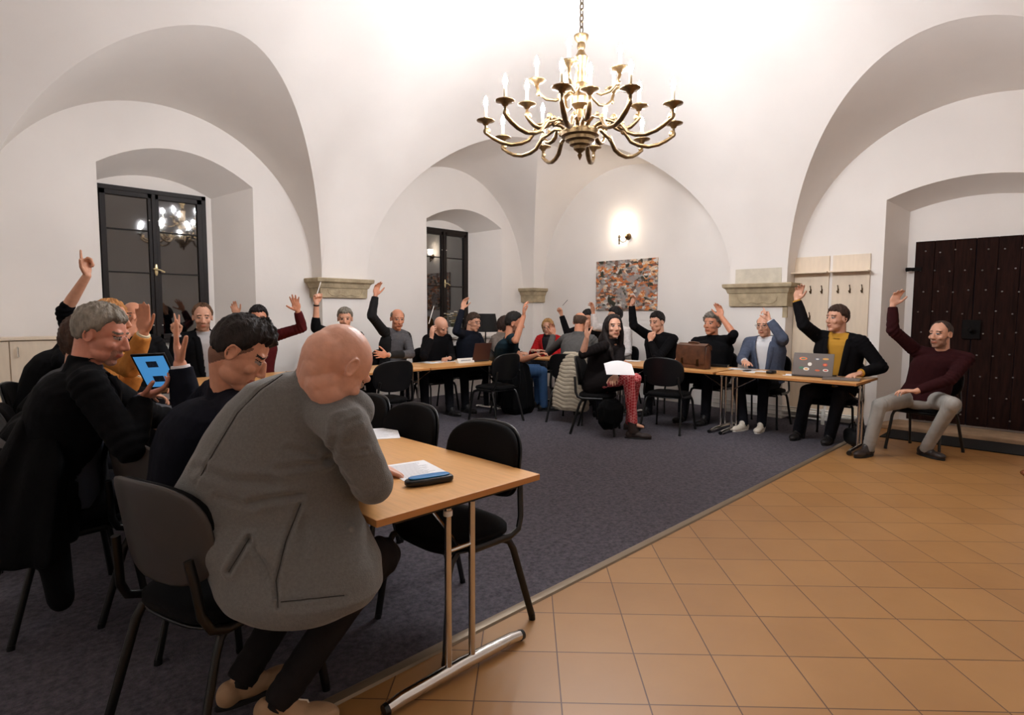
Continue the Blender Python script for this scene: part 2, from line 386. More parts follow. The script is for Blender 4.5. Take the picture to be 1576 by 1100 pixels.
# ---------------------------------------------------------------- windows
def window(name, x0, x1, z0, z1, y):
    e = empty(name, ((x0+x1)/2, y, z0)); e['kind'] = 'structure'; o = e.location
    def B(nm, m_, boxes, par=e, org=o, bev=.004):
        mb = MB()
        for a, b in boxes: mb.box(a, b)
        return mb.build(nm, m_, par, smooth=False, origin=org, bevel=bev)
    t = .055
    B('window_frame', wood_dark, [((x0, y-.03, z0), (x0+t, y+.05, z1)), ((x1-t, y-.03, z0), (x1, y+.05, z1)), ((x0, y-.03, z1-t), (x1, y+.05, z1)), ((x0, y-.03, z0), (x1, y+.05, z0+t))])
    xm = (x0+x1)/2
    for a, b in ((x0+t, xm), (xm, x1-t)):
        c = .06
        s_ = B('casement', wood_dark, [((a, y-.045, z0+t), (a+c, y+.01, z1-t)), ((b-c, y-.045, z0+t), (b, y+.01, z1-t)), ((a, y-.045, z1-t-c), (b, y+.01, z1-t)), ((a, y-.045, z0+t), (b, y+.01, z0+t+c))]
               + [((a+c, y-.03, z0+(z1-z0)*k-.009), (b-c, y-.005, z0+(z1-z0)*k+.009)) for k in (.46, .73)])
        mb = MB(); mb.box((a+c-.005, y-.016, z0+t+c-.005), (b-c+.005, y-.010, z1-t-c+.005)); mb.build('glass_pane', glass_dark, s_, smooth=False, origin=o)
    cov = MB(); cov.box((xm-.022, y-.06, z0+t), (xm+.022, y-.044, z1-t)); cv = cov.build('cover_strip', wood_dark, e, smooth=False, origin=o, bevel=.004)
    mb = MB(); mb.ell((xm, y-.066, 1.93), (.02, .008, .075)); mb.build('handle_plate', mat('cream_brass', (226, 208, 160), .25, metal=.6), e, origin=o)
    mb = MB(); mb.tube([(xm-.004, y-.062, 1.935), (xm-.004, y-.10, 1.935), (xm+.03, y-.105, 1.93), (xm+.085, y-.10, 1.905)], .009, 8); mb.ell((xm-.02, y-.1, 1.94), (.025, .01, .01)); mb.build('window_handle', MATS['cream_brass'], e, origin=o)
    for k in (.12, .8):
        for sx in (-1, 1):
            mb = MB(); mb.ell((xm+sx*.05, y-.046, z0+(z1-z0)*k), (.008, .006, .008)); mb.build('screw_cap', white_plastic, e, origin=o)
    mb = MB(); mb.box((x0-.02, YL-.06, z0-.06), (x1+.15, y+.02, z0-.02)); mb.build('window_sill', white_plastic, e, smooth=False, origin=o, bevel=.008)
    return e
window('window_1', 1.44, 2.66, 1.02, 2.91, 8.36); window('window_2', 6.02, 7.17, 1.02, 2.90, 8.36)

# ---------------------------------------------------------------- old door in its niche
de = empty('door_1', (8.9, 1.07, .08)); de['kind'] = 'structure'; do = de.location
for a, b in ((.46, 1.068), (1.072, 1.68)):
    mb = MB(); k = 3
    for i in range(k):
        u0 = a+(b-a)*i/k; u1 = a+(b-a)*(i+1)/k; mb.box((8.86, u0+.002, .085), (8.90, u1-.002, 2.33))
    leaf = mb.build('door_leaf', door_wood, de, smooth=False, origin=do, bevel=.004)
    stud = MB(); stud.ell((0, 0, 0), (.006, .010, .010), n=8, k=6)
    me = stud.mesh('stud', grey_metal)
    for iz in range(9):
        for iu in range(4):
            so = bpy.data.objects.new('stud', me); COL.objects.link(so); so.parent = leaf
            u = a+.05+(b-a-.1)*(iu+.5*(iz % 2)*.6)/3.4; so.location = (8.858-do[0], u-do[1], .2+iz*.25+random.uniform(-.02, .02)-do[2])
mb = MB(); mb.tube([(8.86, 1.69, 1.99), (8.84, 1.72, 1.99), (8.82, 1.76, 1.985)], [.02, .022, .026], 8); mb.box((8.845, 1.60, 1.965), (8.862, 1.70, 2.01)); mb.build('door_hinge', iron, de, origin=do)
mb = MB(); mb.box((8.835, .98, 1.13), (8.86, 1.16, 1.36)); mb.cone((8.84, 1.07, 1.24), (8.79, 1.07, 1.24), .02, .03); mb.build('door_lock', iron, de, origin=do, bevel=.006)
mb = MB(); mb.box((XL-.03, -.1, 0), (8.93, 1.98, .055)); struct('trim_19', mb, mat('worn_stone_step', (168, 140, 112), .8, bump=.5, bscale=20, noise=.2, nscale=6), smooth=False, bevel=.01)
# ---------------------------------------------------------------- chandelier
BC = (3.879, 3.099)
bulb_m = mat('lit_candle_bulb', (255, 240, 220), .4, emit=(245, 247, 252), es=BULB)
candle_m = mat('cream_candle_sleeve', (240, 228, 200), .5)
def make_chandelier(cx, cy, label, bottom=2.68):
    e = empty('chandelier', (cx, cy, bottom), 0, label, 'chandelier')
    z0 = 2.68
    def L(r, z): return (r, z-z0)
    mb = MB(); mb.lathe([L(.002, 2.68), L(.012, 2.70), L(.02, 2.72), L(.012, 2.735), L(.03, 2.75), L(.05, 2.765), L(.055, 2.79), L(.085, 2.80), L(.09, 2.825), L(.12, 2.835), L(.125, 2.86), L(.155, 2.87), L(.16, 2.90), L(.15, 2.915), L(.05, 2.93)], n=32)
    mb.build('bowl', brass, e)
    mb = MB(); mb.lathe([L(.05, 2.92), L(.045, 2.98), L(.07, 3.0), L(.05, 3.03), L(.04, 3.08), L(.08, 3.12), L(.085, 3.17), L(.05, 3.21), L(.035, 3.26), L(.055, 3.29), L(.05, 3.36), L(.04, 3.40), L(.05, 3.43), L(.062, 3.49), L(.04, 3.52), L(.025, 3.55), L(.035, 3.58), L(.03, 3.61), L(.055, 3.64), L(.06, 3.665), L(.02, 3.68)], n=20)
    mb.build('stem', brass, e)
    top = vault(cx, cy); mb = MB(); z = 3.68; k = 0
    while z < top-.05:
        c = np.array([0, 0, z-z0]); a = np.array([1, 0, 0]) if k % 2 else np.array([0, 1, 0])
        mb.tube([c+a*.016*math.sin(t)+np.array([0, 0, 1])*(.03-.03*math.cos(t)) for t in [2*PI*i/10 for i in range(10)]], .0045, 6, closed=True); z += .046; k += 1
    mb.build('chain', brass_dark, e)
    mb = MB(); mb.lathe([L(.02, top-.06), L(.06, top-.03), L(.075, top+.02)], n=20); mb.build('ceiling_rose', brass_dark, e)
    def arm_mesh(r, zp, dip):
        P = [(.10, 2.90), (.16, 2.95), (.24, 2.965), (.31, 2.93), (.36, zp-.06)]
        P = [(a_*min(1, r/.62), b_) for a_, b_ in P]
        q = P[-1]
        P += [(q[0]+(r-q[0])*t, zp-.06-dip*math.sin(PI*(.12+.8*t))) for t in (.15, .3, .5, .7, .85)]
        P += [(r, zp-.09), (r, zp-.03)]
        m_ = MB(); m_.tube([(a_, 0, b_-z0) for a_, b_ in P], [.019, .017, .017, .017, .019, .021, .022, .022, .022, .021, .018, .014], 8, flat=.75)
        for (x_, z_, rr) in ((r-.01, zp-.075, .03), (P[4][0], P[4][1], .028), (P[3][0]-.02, P[3][1]+.03, .02), (.14*min(1, r/.62), 2.90, .022)):
            m_.ell((x_, 0, z_-z0), (rr, .014, rr))
        return m_.mesh('arm', brass)
    pl = MB(); pl.lathe([(.004, -.035), (.02, -.025), (.03, -.008), (.073, .006), (.075, .012), (.03, .004), (.018, .02), (.02, .035)], n=18); plate_me = pl.mesh('drip_plate', brass)
    ca = MB(); ca.lathe([(.0125, .03), (.0125, .115), (.010, .12)], n=12); can_me = ca.mesh('candle', candle_m)
    bu = MB(); bu.lathe([(.003, .118), (.012, .125), (.0175, .145), (.0165, .165), (.009, .188), (.001, .205)], n=12); bulb_me = bu.mesh('bulb', bulb_m)
    def place(me, nm, par, loc, rz=0):
        o = bpy.data.objects.new(nm, me); COL.objects.link(o); o.parent = par; o.location = loc; o.rotation_euler = (0, 0, rz); return o
    for (n, r, zp, dip, a0) in ((10, .775, 2.975, .12, 20+45), (5, .47, 3.06, .10, 20+45+18), (5, .36, 3.31, .12, 20+45-5)):
        me = arm_mesh(r, zp, dip) if zp < 3.2 else None
        if me is None:
            m_ = MB(); m_.tube([(x_, 0, z_-z0) for x_, z_ in ((.03, 3.20), (.09, 3.24), (.13, 3.20), (.2, 3.16), (.28, 3.17), (.34, 3.22), (.36, 3.28))], .013, 8)
            m_.ell((.1, 0, 3.235-z0), (.022, .014, .022)); m_.ell((.345, 0, 3.215-z0), (.022, .014, .022)); me = m_.mesh('arm', brass)
        for k in range(n):
            a = R(a0+k*360/n); ar = place(me, 'arm', e, (0, 0, 0), a)
            p = place(plate_me, 'drip_plate', ar, (r, 0, zp-z0)); place(can_me, 'candle', ar, (r, 0, zp-z0)); place(bulb_me, 'bulb', ar, (r, 0, zp-z0))
    return e
make_chandelier(*BC, 'two-tier brass chandelier with lit candle bulbs hanging above the tables')
# ---------------------------------------------------------------- wall lamp, picture, coat racks
def wall_lamp(x, y, z, rz, label, es):
    """bracket lamp; local -x points into the room"""
    e = empty('wall_lamp', (x, y, z), rz, label, 'wall lamp')
    mb = MB(); mb.cone((0, 0, 0), (-.02, 0, 0), .06, .05, n=24); mb.build('wall_plate', brass_dark, e)
    mb = MB(); mb.tube([(-.02, 0, -.01), (-.05, .02, -.08), (-.09, .05, -.10), (-.13, .08, -.07), (-.14, .085, -.02)], .007, 8); mb.lathe([(.004, -.14), (.014, -.12), (.01, -.10), (.018, -.06), (.012, -.03), (.035, -.01), (.012, 0), (.012, .03)], (-.14, .085, 0), 14); mb.build('lamp_arm', brass_dark, e)
    mb = MB(); mb.lathe([(.028, .03), (.05, .05), (.058, .09), (.054, .13), (.066, .15)], (-.14, .085, 0), 20, cap=False); mb.build('lamp_shade', mat('lit_glass_shade_%d' % es, (255, 250, 240), .4, emit=(255, 240, 220), es=es), e)
wall_lamp(XL, 5.66, 2.70, 0, 'brass wall lamp with lit white glass shade above the town picture', 40)
wall_lamp(X0, 3.2, 2.75, PI, 'added fill lamp, unseen on the wall behind the camera, left of the two', 1100)  # fill lamp added out of view to even out the room light
wall_lamp(3.4, Y0, 2.75, -PI/2, 'added fill lamp, unseen on the wall behind the camera, right of the two', 1100)  # second added fill lamp, out of frame, lifts the walls evenly

def picture_material():
    m = bpy.data.materials.new('aerial_town_print'); m.use_nodes = True; nt = m.node_tree; N = nt.nodes; L = nt.links; b = N['Principled BSDF']
    tc = N.new('ShaderNodeTexCoord'); mp = N.new('ShaderNodeMapping'); L.new(tc.outputs['Object'], mp.inputs['Vector']); mp.inputs['Rotation'].default_value = (R(22), 0, 0); mp.inputs['Scale'].default_value = (1, .75, 1.5)
    v = N.new('ShaderNodeTexVoronoi'); v.distance = 'CHEBYCHEV'; v.inputs['Scale'].default_value = 19; v.inputs['Randomness'].default_value = .85; L.new(mp.outputs[0], v.inputs['Vector'])
    sp = N.new('ShaderNodeSeparateColor'); L.new(v.outputs['Color'], sp.inputs[0])
    cr = N.new('ShaderNodeValToRGB'); cr.color_ramp.interpolation = 'CONSTANT'; e = cr.color_ramp.elements
    cols = [(0, (190, 110, 62)), (.2, (124, 92, 78)), (.34, (212, 140, 84)), (.46, (176, 168, 160)), (.58, (92, 80, 74)), (.68, (222, 190, 156)), (.78, (214, 208, 200)), (.88, (56, 58, 44)), (.94, (150, 84, 58))]
    e[0].position = 0; e[0].color = (*srgb(cols[0][1]), 1); e[1].position = .2; e[1].color = (*srgb(cols[1][1]), 1)
    for p, c in cols[2:]: q = e.new(p); q.color = (*srgb(c), 1)
    L.new(sp.outputs[0], cr.inputs[0])
    n = N.new('ShaderNodeTexNoise'); n.inputs['Scale'].default_value = 45; n.inputs['Detail'].default_value = 8; L.new(tc.outputs['Object'], n.inputs['Vector'])
    ov = N.new('ShaderNodeMixRGB'); ov.blend_type = 'OVERLAY'; ov.inputs[0].default_value = .75; L.new(cr.outputs[0], ov.inputs[1]); L.new(n.outputs['Fac'], ov.inputs[2])
    # streets, yards and trees: bands of grey and green by a slow noise
    n2 = N.new('ShaderNodeTexNoise'); n2.inputs['Scale'].default_value = 3.4; n2.inputs['Detail'].default_value = 2; n2.inputs['Distortion'].default_value = .6; L.new(tc.outputs['Object'], n2.inputs['Vector'])
    c2 = N.new('ShaderNodeValToRGB'); q = c2.color_ramp.elements; q[0].position = .46; q[0].color = (0, 0, 0, 1); q[1].position = .5; q[1].color = (1, 1, 1, 1); z = q.new(.56); z.color = (0, 0, 0, 1); L.new(n2.outputs['Fac'], c2.inputs[0])
    mx = N.new('ShaderNodeMixRGB'); L.new(c2.outputs[0], mx.inputs[0]); L.new(ov.outputs[0], mx.inputs[1]); mx.inputs[2].default_value = (*srgb((150, 148, 146)), 1)
    n3 = N.new('ShaderNodeTexNoise'); n3.inputs['Scale'].default_value = 5; n3.inputs['Detail'].default_value = 6; mp3 = N.new('ShaderNodeMapping'); mp3.inputs['Location'].default_value = (3, 5, 1); L.new(tc.outputs['Object'], mp3.inputs[0]); L.new(mp3.outputs[0], n3.inputs['Vector'])
    c3 = N.new('ShaderNodeValToRGB'); c3.color_ramp.elements[0].position = .6; c3.color_ramp.elements[1].position = .64; L.new(n3.outputs['Fac'], c3.inputs[0])
    m2 = N.new('ShaderNodeMixRGB'); L.new(c3.outputs[0], m2.inputs[0]); L.new(mx.outputs[0], m2.inputs[1]); m2.inputs[2].default_value = (*srgb((48, 50, 36)), 1)
    L.new(m2.outputs[0], b.inputs['Base Color']); b.inputs['Roughness'].default_value = .3
    return m
mb = MB(); mb.box((XL-.03, 5.075, 1.465), (XL-.003, 6.295, 2.315)); pic = mb.build('wall_picture', picture_material(), None, smooth=False, origin=(XL-.03, 5.68, 1.465))
pic.location = (XL-.03, 5.68, 1.465); tag(pic, 'unframed aerial picture of orange town roofs hung on the white wall', 'picture')
for k, (a, b, lab) in enumerate(((2.525, 2.955, 'pale wooden wall coat rack with brass hooks, nearer the stone corbel'), (2.055, 2.485, 'pale wooden wall coat rack with brass hooks, nearer the door niche'))):
    e = empty('coat_rack', (XL, (a+b)/2, .05), 0, lab, 'coat rack', 'coat racks on the right wall'); o = e.location
    mb = MB(); mb.box((XL-.022, a, .12), (XL-.002, b, 2.18)); mb.build('back_panel', pale_maple, e, smooth=False, origin=o, bevel=.002)
    mb = MB(); mb.box((XL-.16, a-.01, 1.955), (XL-.02, b+.01, 1.973)); mb.build('hat_shelf', pale_maple, e, smooth=False, origin=o, bevel=.002)
    mb = MB(); mb.box((XL-.24, a+.02, .10), (XL-.022, b-.02, .12)); mb.tube([(XL-.23, a+.02, .14), (XL-.23, b-.02, .14)], .01, 8); mb.build('shoe_shelf', white_plastic, e, smooth=False, origin=o)
    for zz, us in ((1.74, (.18, .5, .82)), (1.39, (.5,))):
        for u in us:
            y_ = a+(b-a)*u; mb = MB()
            mb.tube([(XL-.022, y_, zz-.03), (XL-.03, y_, zz), (XL-.055, y_, zz+.045)], .005, 6); mb.ell((XL-.056, y_, zz+.048), (.008,)*3, n=8, k=6)
            mb.tube([(XL-.025, y_, zz-.03), (XL-.05, y_, zz-.045), (XL-.075, y_, zz-.025)], .005, 6); mb.ell((XL-.076, y_, zz-.023), (.008,)*3, n=8, k=6); mb.box((XL-.027, y_-.009, zz-.05), (XL-.022, y_+.009, zz+.01))
            mb.build('coat_hook', brass_dark, e, origin=o)
# heating pipes along the right wall
e = empty('heating_pipes', (XL-.1, 4.0, .05), 0, 'white horizontal heating pipes running low along the right wall', 'pipes'); o = e.location
for z_ in (.07, .13, .19):
    mb = MB(); mb.tube([(XL-.36, 3.9, z_), (XL-.36, 2.3, z_)], .011, 8); mb.build('pipe', white_plastic, e, origin=o)
for y_ in (3.15, 2.4):
    mb = MB(); mb.box((XL-.37, y_, .0), (XL-.345, y_+.04, .21)); mb.build('bracket', white_plastic, e, smooth=False, origin=o)
mb = MB(); mb.box((7.76, -1.2, .001), (8.36, 1.72, .012)); d = mb.build('door_mat', mat('black_mat', (10, 9, 9), .95), None, smooth=False, origin=(8.06, .26, 0), bevel=.004); d.location = (8.06, .26, 0); tag(d, 'long black rubber mat on the tiles before the old door', 'mat')
# beech cabinet against the left wall
e = empty('cabinet', (.3, 7.2, 0), 0, 'low pale wooden cabinet against the white wall behind the left chairs', 'cabinet'); o = e.location
mb = MB(); mb.box((-.9, 7.28, .05), (1.02, 7.55, 1.14)); mb.build('cabinet_body', pale_maple, e, smooth=False, origin=o, bevel=.003)
mb = MB(); mb.box((-.92, 7.24, 1.14), (1.04, 7.56, 1.165)); mb.build('cabinet_top', pale_maple, e, smooth=False, origin=o, bevel=.003)
for a in (-.9, -.42, .06, .54):
    mb = MB(); mb.box((a+.004, 7.262, .07), (a+.476, 7.28, 1.13)); dd = mb.build('cabinet_door', pale_maple, e, smooth=False, origin=o, bevel=.002)
    mb = MB(); mb.tube([(a+.06, 7.262, .98), (a+.06, 7.235, .985), (a+.06, 7.235, 1.07), (a+.06, 7.262, 1.075)], .006, 8); mb.build('door_handle', chrome, dd, origin=o)
# ---------------------------------------------------------------- folding tables
def make_table(length=1.45, width=.80):
    e = empty('folding_table', (0, 0, 0)); hl, hw = length/2, width/2
    mb = MB(); mb.box((-hw, -hl, .715), (hw, hl, .74)); mb.build('tabletop', [beech], e, smooth=False, bevel=.002)
    mb = MB()
    for a, b in (((-hw, -hl, .7155), (hw, -hl, .7395)), ((-hw, hl, .7155), (hw, hl, .7395))): mb.box((a[0]+.001, a[1]-.0015, a[2]), (b[0]-.001, b[1]+.0015, b[2]))
    for sx in (-1, 1): mb.box((sx*hw-.0015, -hl+.001, .7155), (sx*hw+.0015, hl-.001, .7395))
    mb.build('edge_band', beech_edge, e, smooth=False)
    mb = MB()
    for sx in (-1, 1): mb.box((sx*.2-.015, -hl+.06, .685), (sx*.2+.015, hl-.06, .714))
    for sy in (-1, 1): mb.box((-.3, sy*(hl-.06)-.018, .69), (.3, sy*(hl-.06)+.018, .713))
    mb.build('under_frame', black_metal, e, smooth=False)
    for sy in (-1, 1):
        y = sy*(hl-.05)
        mb = MB(); mb.tube([(-.34, y, .028), (-.28, y, .036), (0, y, .042), (.28, y, .036), (.34, y, .028)], [.021, .024, .027, .024, .021], 14); ft = mb.build('foot', chrome, e)
        for sx in (-1, 1):
            mb = MB(); mb.cone((sx*.335, y, .0275), (sx*.352, y, .026), .0235, .021, ends=False); mb.build('end_cap', black_plastic, ft)
        for x in (-.06, .06):
            mb = MB(); mb.tube([(x, y, .04), (x, y, .69)], .0135, 14); lg = mb.build('leg', chrome, e)
            if x < 0:
                mb = MB(); mb.tube([(x, y, .66), (x, y, .68)], .0175, 14); mb.build('collar', white_plastic, lg)
        mb = MB(); mb.tube([(0, y, .52), (0, y-sy*.3, .69)], .007, 8); mb.build('brace', chrome, e)
        mb = MB(); mb.tube([(-.06, y, .52), (.06, y, .52)], .008, 8); mb.build('cross_tube', chrome, e)
    return e
tabs = []
def table(x, y, rz, label, group=None):
    t = make_table() if not tabs else copy_tree(tabs[0])
    tabs.append(t); t.location = (x, y, 0); t.rotation_euler = (0, 0, rz); tag(t, label, 'table', 'folding tables set in a U')
    return t
TL = 1.45
table(1.42, 1.65+TL/2, 0, 'beech folding table in the foreground with papers and blue case, where the grey-jacketed man sits')
table(1.42, 3.12+TL/2, 0, 'beech folding table beyond the nearest one, hidden behind the navy-jacketed man')
table(5.80-TL/2, 6.15, PI/2, 'far beech table below the second window, its free end beside the man in teal')
table(5.80-1.5*TL-.02, 6.15, PI/2, 'far beech table in front of the bald man in grey raglan sweater')
table(5.80-2.5*TL-.04, 6.15, PI/2, 'far beech table in front of the man in burgundy shirt')
table(6.85, 1.65+TL/2, 0, 'right-hand beech table with stickered laptop, end nearest the old door')
table(6.85, 3.14+TL/2, 0, 'right-hand beech table bearing the brown leather briefcase')
table(6.85, 4.63+TL/2, 0, 'right-hand beech table at the far corner behind the seated woman')

# ---------------------------------------------------------------- stacking chairs
def pad(w, h, t, bulge=.012, n=18, p=3.2):
    """rounded upholstered pad in the local xy plane, thickness along z"""
    rg = []
    def outline(k): return [(k*w/2*math.copysign(abs(math.cos(a))**(2/p), math.cos(a)), k*h/2*math.copysign(abs(math.sin(a))**(2/p), math.sin(a))) for a in [2*PI*j/(n*2) for j in range(n*2)]]
    for k, z in ((.02, -t/2), (.5, -t/2), (.85, -t/2), (.95, -t/2*.9), (1, -t/4), (1, t/4), (.96, t/2*.9), (.85, t/2+bulge*.35), (.5, t/2+bulge*.9), (.02, t/2+bulge)):
        rg.append([(x, y, z) for x, y in outline(k)])
    return MB().rings(rg)
def warp(mb, f): mb.v = [tuple(f(*p)) for p in mb.v]; return mb
def make_chair(grey=False):
    e = empty('stacking_chair', (0, 0, 0))
    # chair faces +x
    mb = warp(pad(.43, .47, .045, .014), lambda x, y, z: (x+.01, y, z+.455-.018*(abs(y)/.23)**2*0-.03*max(0, x-.12)*2)); mb.build('seat', black_fabric, e, sharp=0)
    mb = warp(pad(.415, .455, .012, 0), lambda x, y, z: (x+.01, y, z+.425)); mb.build('seat_shell', black_plastic, e, sharp=0)
    def back(x, y, z):   # pad local x->height, y->width, z->thickness (front)
        hgt = .735+x; lean = -.205-.16*(hgt-.56); cur = .055*(y/.24)**2
        return (lean+z+cur, y, hgt)
    mb = warp(pad(.33, .49, .03, .012, p=2.9), lambda x, y, z: back(x, y, z+.012)); mb.build('backrest', black_fabric, e, sharp=0)
    mb = warp(pad(.345, .505, .014, 0, p=2.9), lambda x, y, z: back(x, y, z-.012)); mb.build('back_shell', grey_plastic if grey else black_plastic, e, sharp=0)
    for sy in (-1, 1):
        mb = MB(); mb.tube([(.13, sy*.19, .42), (.18, sy*.215, .40), (.20, sy*.222, .36), (.245, sy*.25, .012)], .0125, 10, flat=1.3); mb.build('leg', black_metal, e)
        mb = MB(); mb.tube([(-.10, sy*.19, .42), (-.15, sy*.215, .40), (-.17, sy*.222, .36), (-.27, sy*.25, .012)], .0125, 10, flat=1.3); mb.build('leg', black_metal, e)
        mb = MB(); mb.tube([(.10, sy*.235, .43), (-.14, sy*.235, .43), (-.19, sy*.235, .45), (-.215, sy*.225, .50), (-.222, sy*.215, .58), (-.235, sy*.20, .68)], .012, 10, flat=1.3); mb.build('back_support', black_metal, e)
        for xx in (-.27, .245):
            mb = MB(); mb.cone((xx, sy*.25, .0), (xx*.99, sy*.25, .03), .016, .015, ends=False); mb.build('foot_cap', black_plastic, e)
    mb = MB(); mb.tube([(.15, -.2, .405), (.15, .2, .405)], .01, 8); mb.build('cross_tube', black_metal, e)
    return e
CH = {}; chairs = []
def chair(x, y, hd, label, grey=False, group='black stacking chairs around the tables'):
    if grey not in CH: c = CH[grey] = make_chair(grey)
    else: c = copy_tree(CH[grey])
    c.location = (x, y, 0); c.rotation_euler = (0, 0, R(hd)); tag(c, label, 'chair', group); chairs.append(c); return c
chair(.69, 2.15, 16, 'dark stacking chair with grey back shell under the man in grey jacket', True)
chair(.80, 2.90, 12, 'dark stacking chair with grey back shell under the man in navy jacket', True)
chair(.42, 3.42, 6, 'dark stacking chair under the grey-haired man in black, hung with black coats', True)
chair(.50, 4.35, -5, 'dark stacking chair behind the coats, third from the grey-jacketed man')
chair(.62, 5.48, -20, 'dark chair under the man in black whose raised arm is farthest left')
chair(1.66, 2.04, 180, 'empty black chair pushed under the near table beside the tiled floor')
chair(1.72, 2.72, 180, 'empty black chair behind the near table, middle one of three')
chair(1.74, 3.22, 180, 'empty black chair behind the near table, farthest of the three')
chair(3.55, 5.55, 90, 'empty black chair at the far table, left of the chrome table legs')
chair(5.22, 5.52, 92, 'empty black chair with its back to the room at the far table end')
chair(6.32, 3.63, 8, 'empty black chair at the right-hand table, back towards the camera, beside the seated woman')
# ---------------------------------------------------------------- people
V3 = lambda *a: np.array(a, float)
def rotm(az, el=0, roll=0):
    """head frame: columns right, forward, up. az world heading in degrees, el down positive, roll to own right"""
    a = R(az); f = V3(math.cos(a), math.sin(a), 0); r = V3(math.sin(a), -math.cos(a), 0); u = V3(0, 0, 1)
    e = R(el); f2 = f*math.cos(e)-u*math.sin(e); u2 = u*math.cos(e)+f*math.sin(e)
    q = R(roll); r3 = r*math.cos(q)-u2*math.sin(q); u3 = u2*math.cos(q)+r*math.sin(q)
    return np.stack([r3, f2, u3], 1)
def remesh(mb, name, mats, parent, origin, vox, smooth=3, dec=None, assign=None, disp=None, link=True, factor=.5):
    me = mb.mesh(name, mats, True, origin); o = bpy.data.objects.new(name, me); COL.objects.link(o)
    r = o.modifiers.new('r', 'REMESH'); r.mode = 'VOXEL'; r.voxel_size = vox; r.use_smooth_shade = True
    if smooth: s_ = o.modifiers.new('s', 'SMOOTH'); s_.iterations = smooth; s_.factor = factor
    if dec: d = o.modifiers.new('d', 'DECIMATE'); d.ratio = dec
    dg = bpy.context.evaluated_depsgraph_get(); nm = bpy.data.meshes.new_from_object(o.evaluated_get(dg), depsgraph=dg)
    o.modifiers.clear(); o.data = nm; bpy.data.meshes.remove(me); nm.name = name
    nm.materials.clear()
    for q in (mats if isinstance(mats, (list, tuple)) else [mats]): nm.materials.append(q)
    n = len(nm.vertices); co = np.empty(n*3); nm.vertices.foreach_get('co', co); co = co.reshape(-1, 3)
    if disp is not None:
        no = np.empty(n*3); nm.vertices.foreach_get('normal', no); no = no.reshape(-1, 3)
        co = co+no*disp(co+np.asarray(origin), no)[:, None]; nm.vertices.foreach_set('co', co.ravel())
    npoly = len(nm.polygons); mi = np.zeros(npoly, np.int32)
    if assign is not None:
        c = np.empty(npoly*3); nm.polygons.foreach_get('center', c); c = c.reshape(-1, 3)+np.asarray(origin)
        pn = np.empty(npoly*3); nm.polygons.foreach_get('normal', pn); pn = pn.reshape(-1, 3)
        mi = assign(c, pn).astype(np.int32)
    kill = np.where(mi < 0)[0]
    nm.polygons.foreach_set('material_index', np.maximum(mi, 0)); nm.polygons.foreach_set('use_smooth', [True]*npoly); nm.update()
    if len(kill):
        bm = bmesh.new(); bm.from_mesh(nm); bm.faces.ensure_lookup_table(); bmesh.ops.delete(bm, geom=[bm.faces[i] for i in kill], context='FACES'); bm.to_mesh(nm); bm.free()
    if parent is not None: o.parent = parent
    return o
CURLS = {   # per finger index..little: (spread deg, bend1, bend2); thumb (out deg, bend)
 'open': ([(-9, 4, 8), (-2, 2, 6), (5, 4, 8), (13, 6, 12)], (48, 10)),
 'relax': ([(-5, 14, 22), (-1, 18, 28), (3, 24, 34), (8, 30, 38)], (38, 22)),
 'two': ([(-8, 2, 4), (4, 2, 4), (3, 78, 85), (7, 82, 85)], (25, 60)),
 'point': ([(-3, 2, 4), (0, 55, 60), (3, 75, 80), (6, 80, 80)], (45, 20)),
 'fist': ([(-2, 72, 88), (0, 75, 88), (2, 78, 88), (4, 80, 88)], (30, 50)),
 'flat': ([(-4, 6, 4), (-1, 5, 4), (2, 6, 5), (6, 8, 6)], (32, 8)),
 'cup': ([(-5, 28, 34), (-1, 30, 36), (3, 32, 38), (7, 34, 40)], (50, 12)),
}
def rodr(v, k, a):
    k = nrm(k); return v*math.cos(a)+np.cross(k, v)*math.sin(a)+k*np.dot(k, v)*(1-math.cos(a))
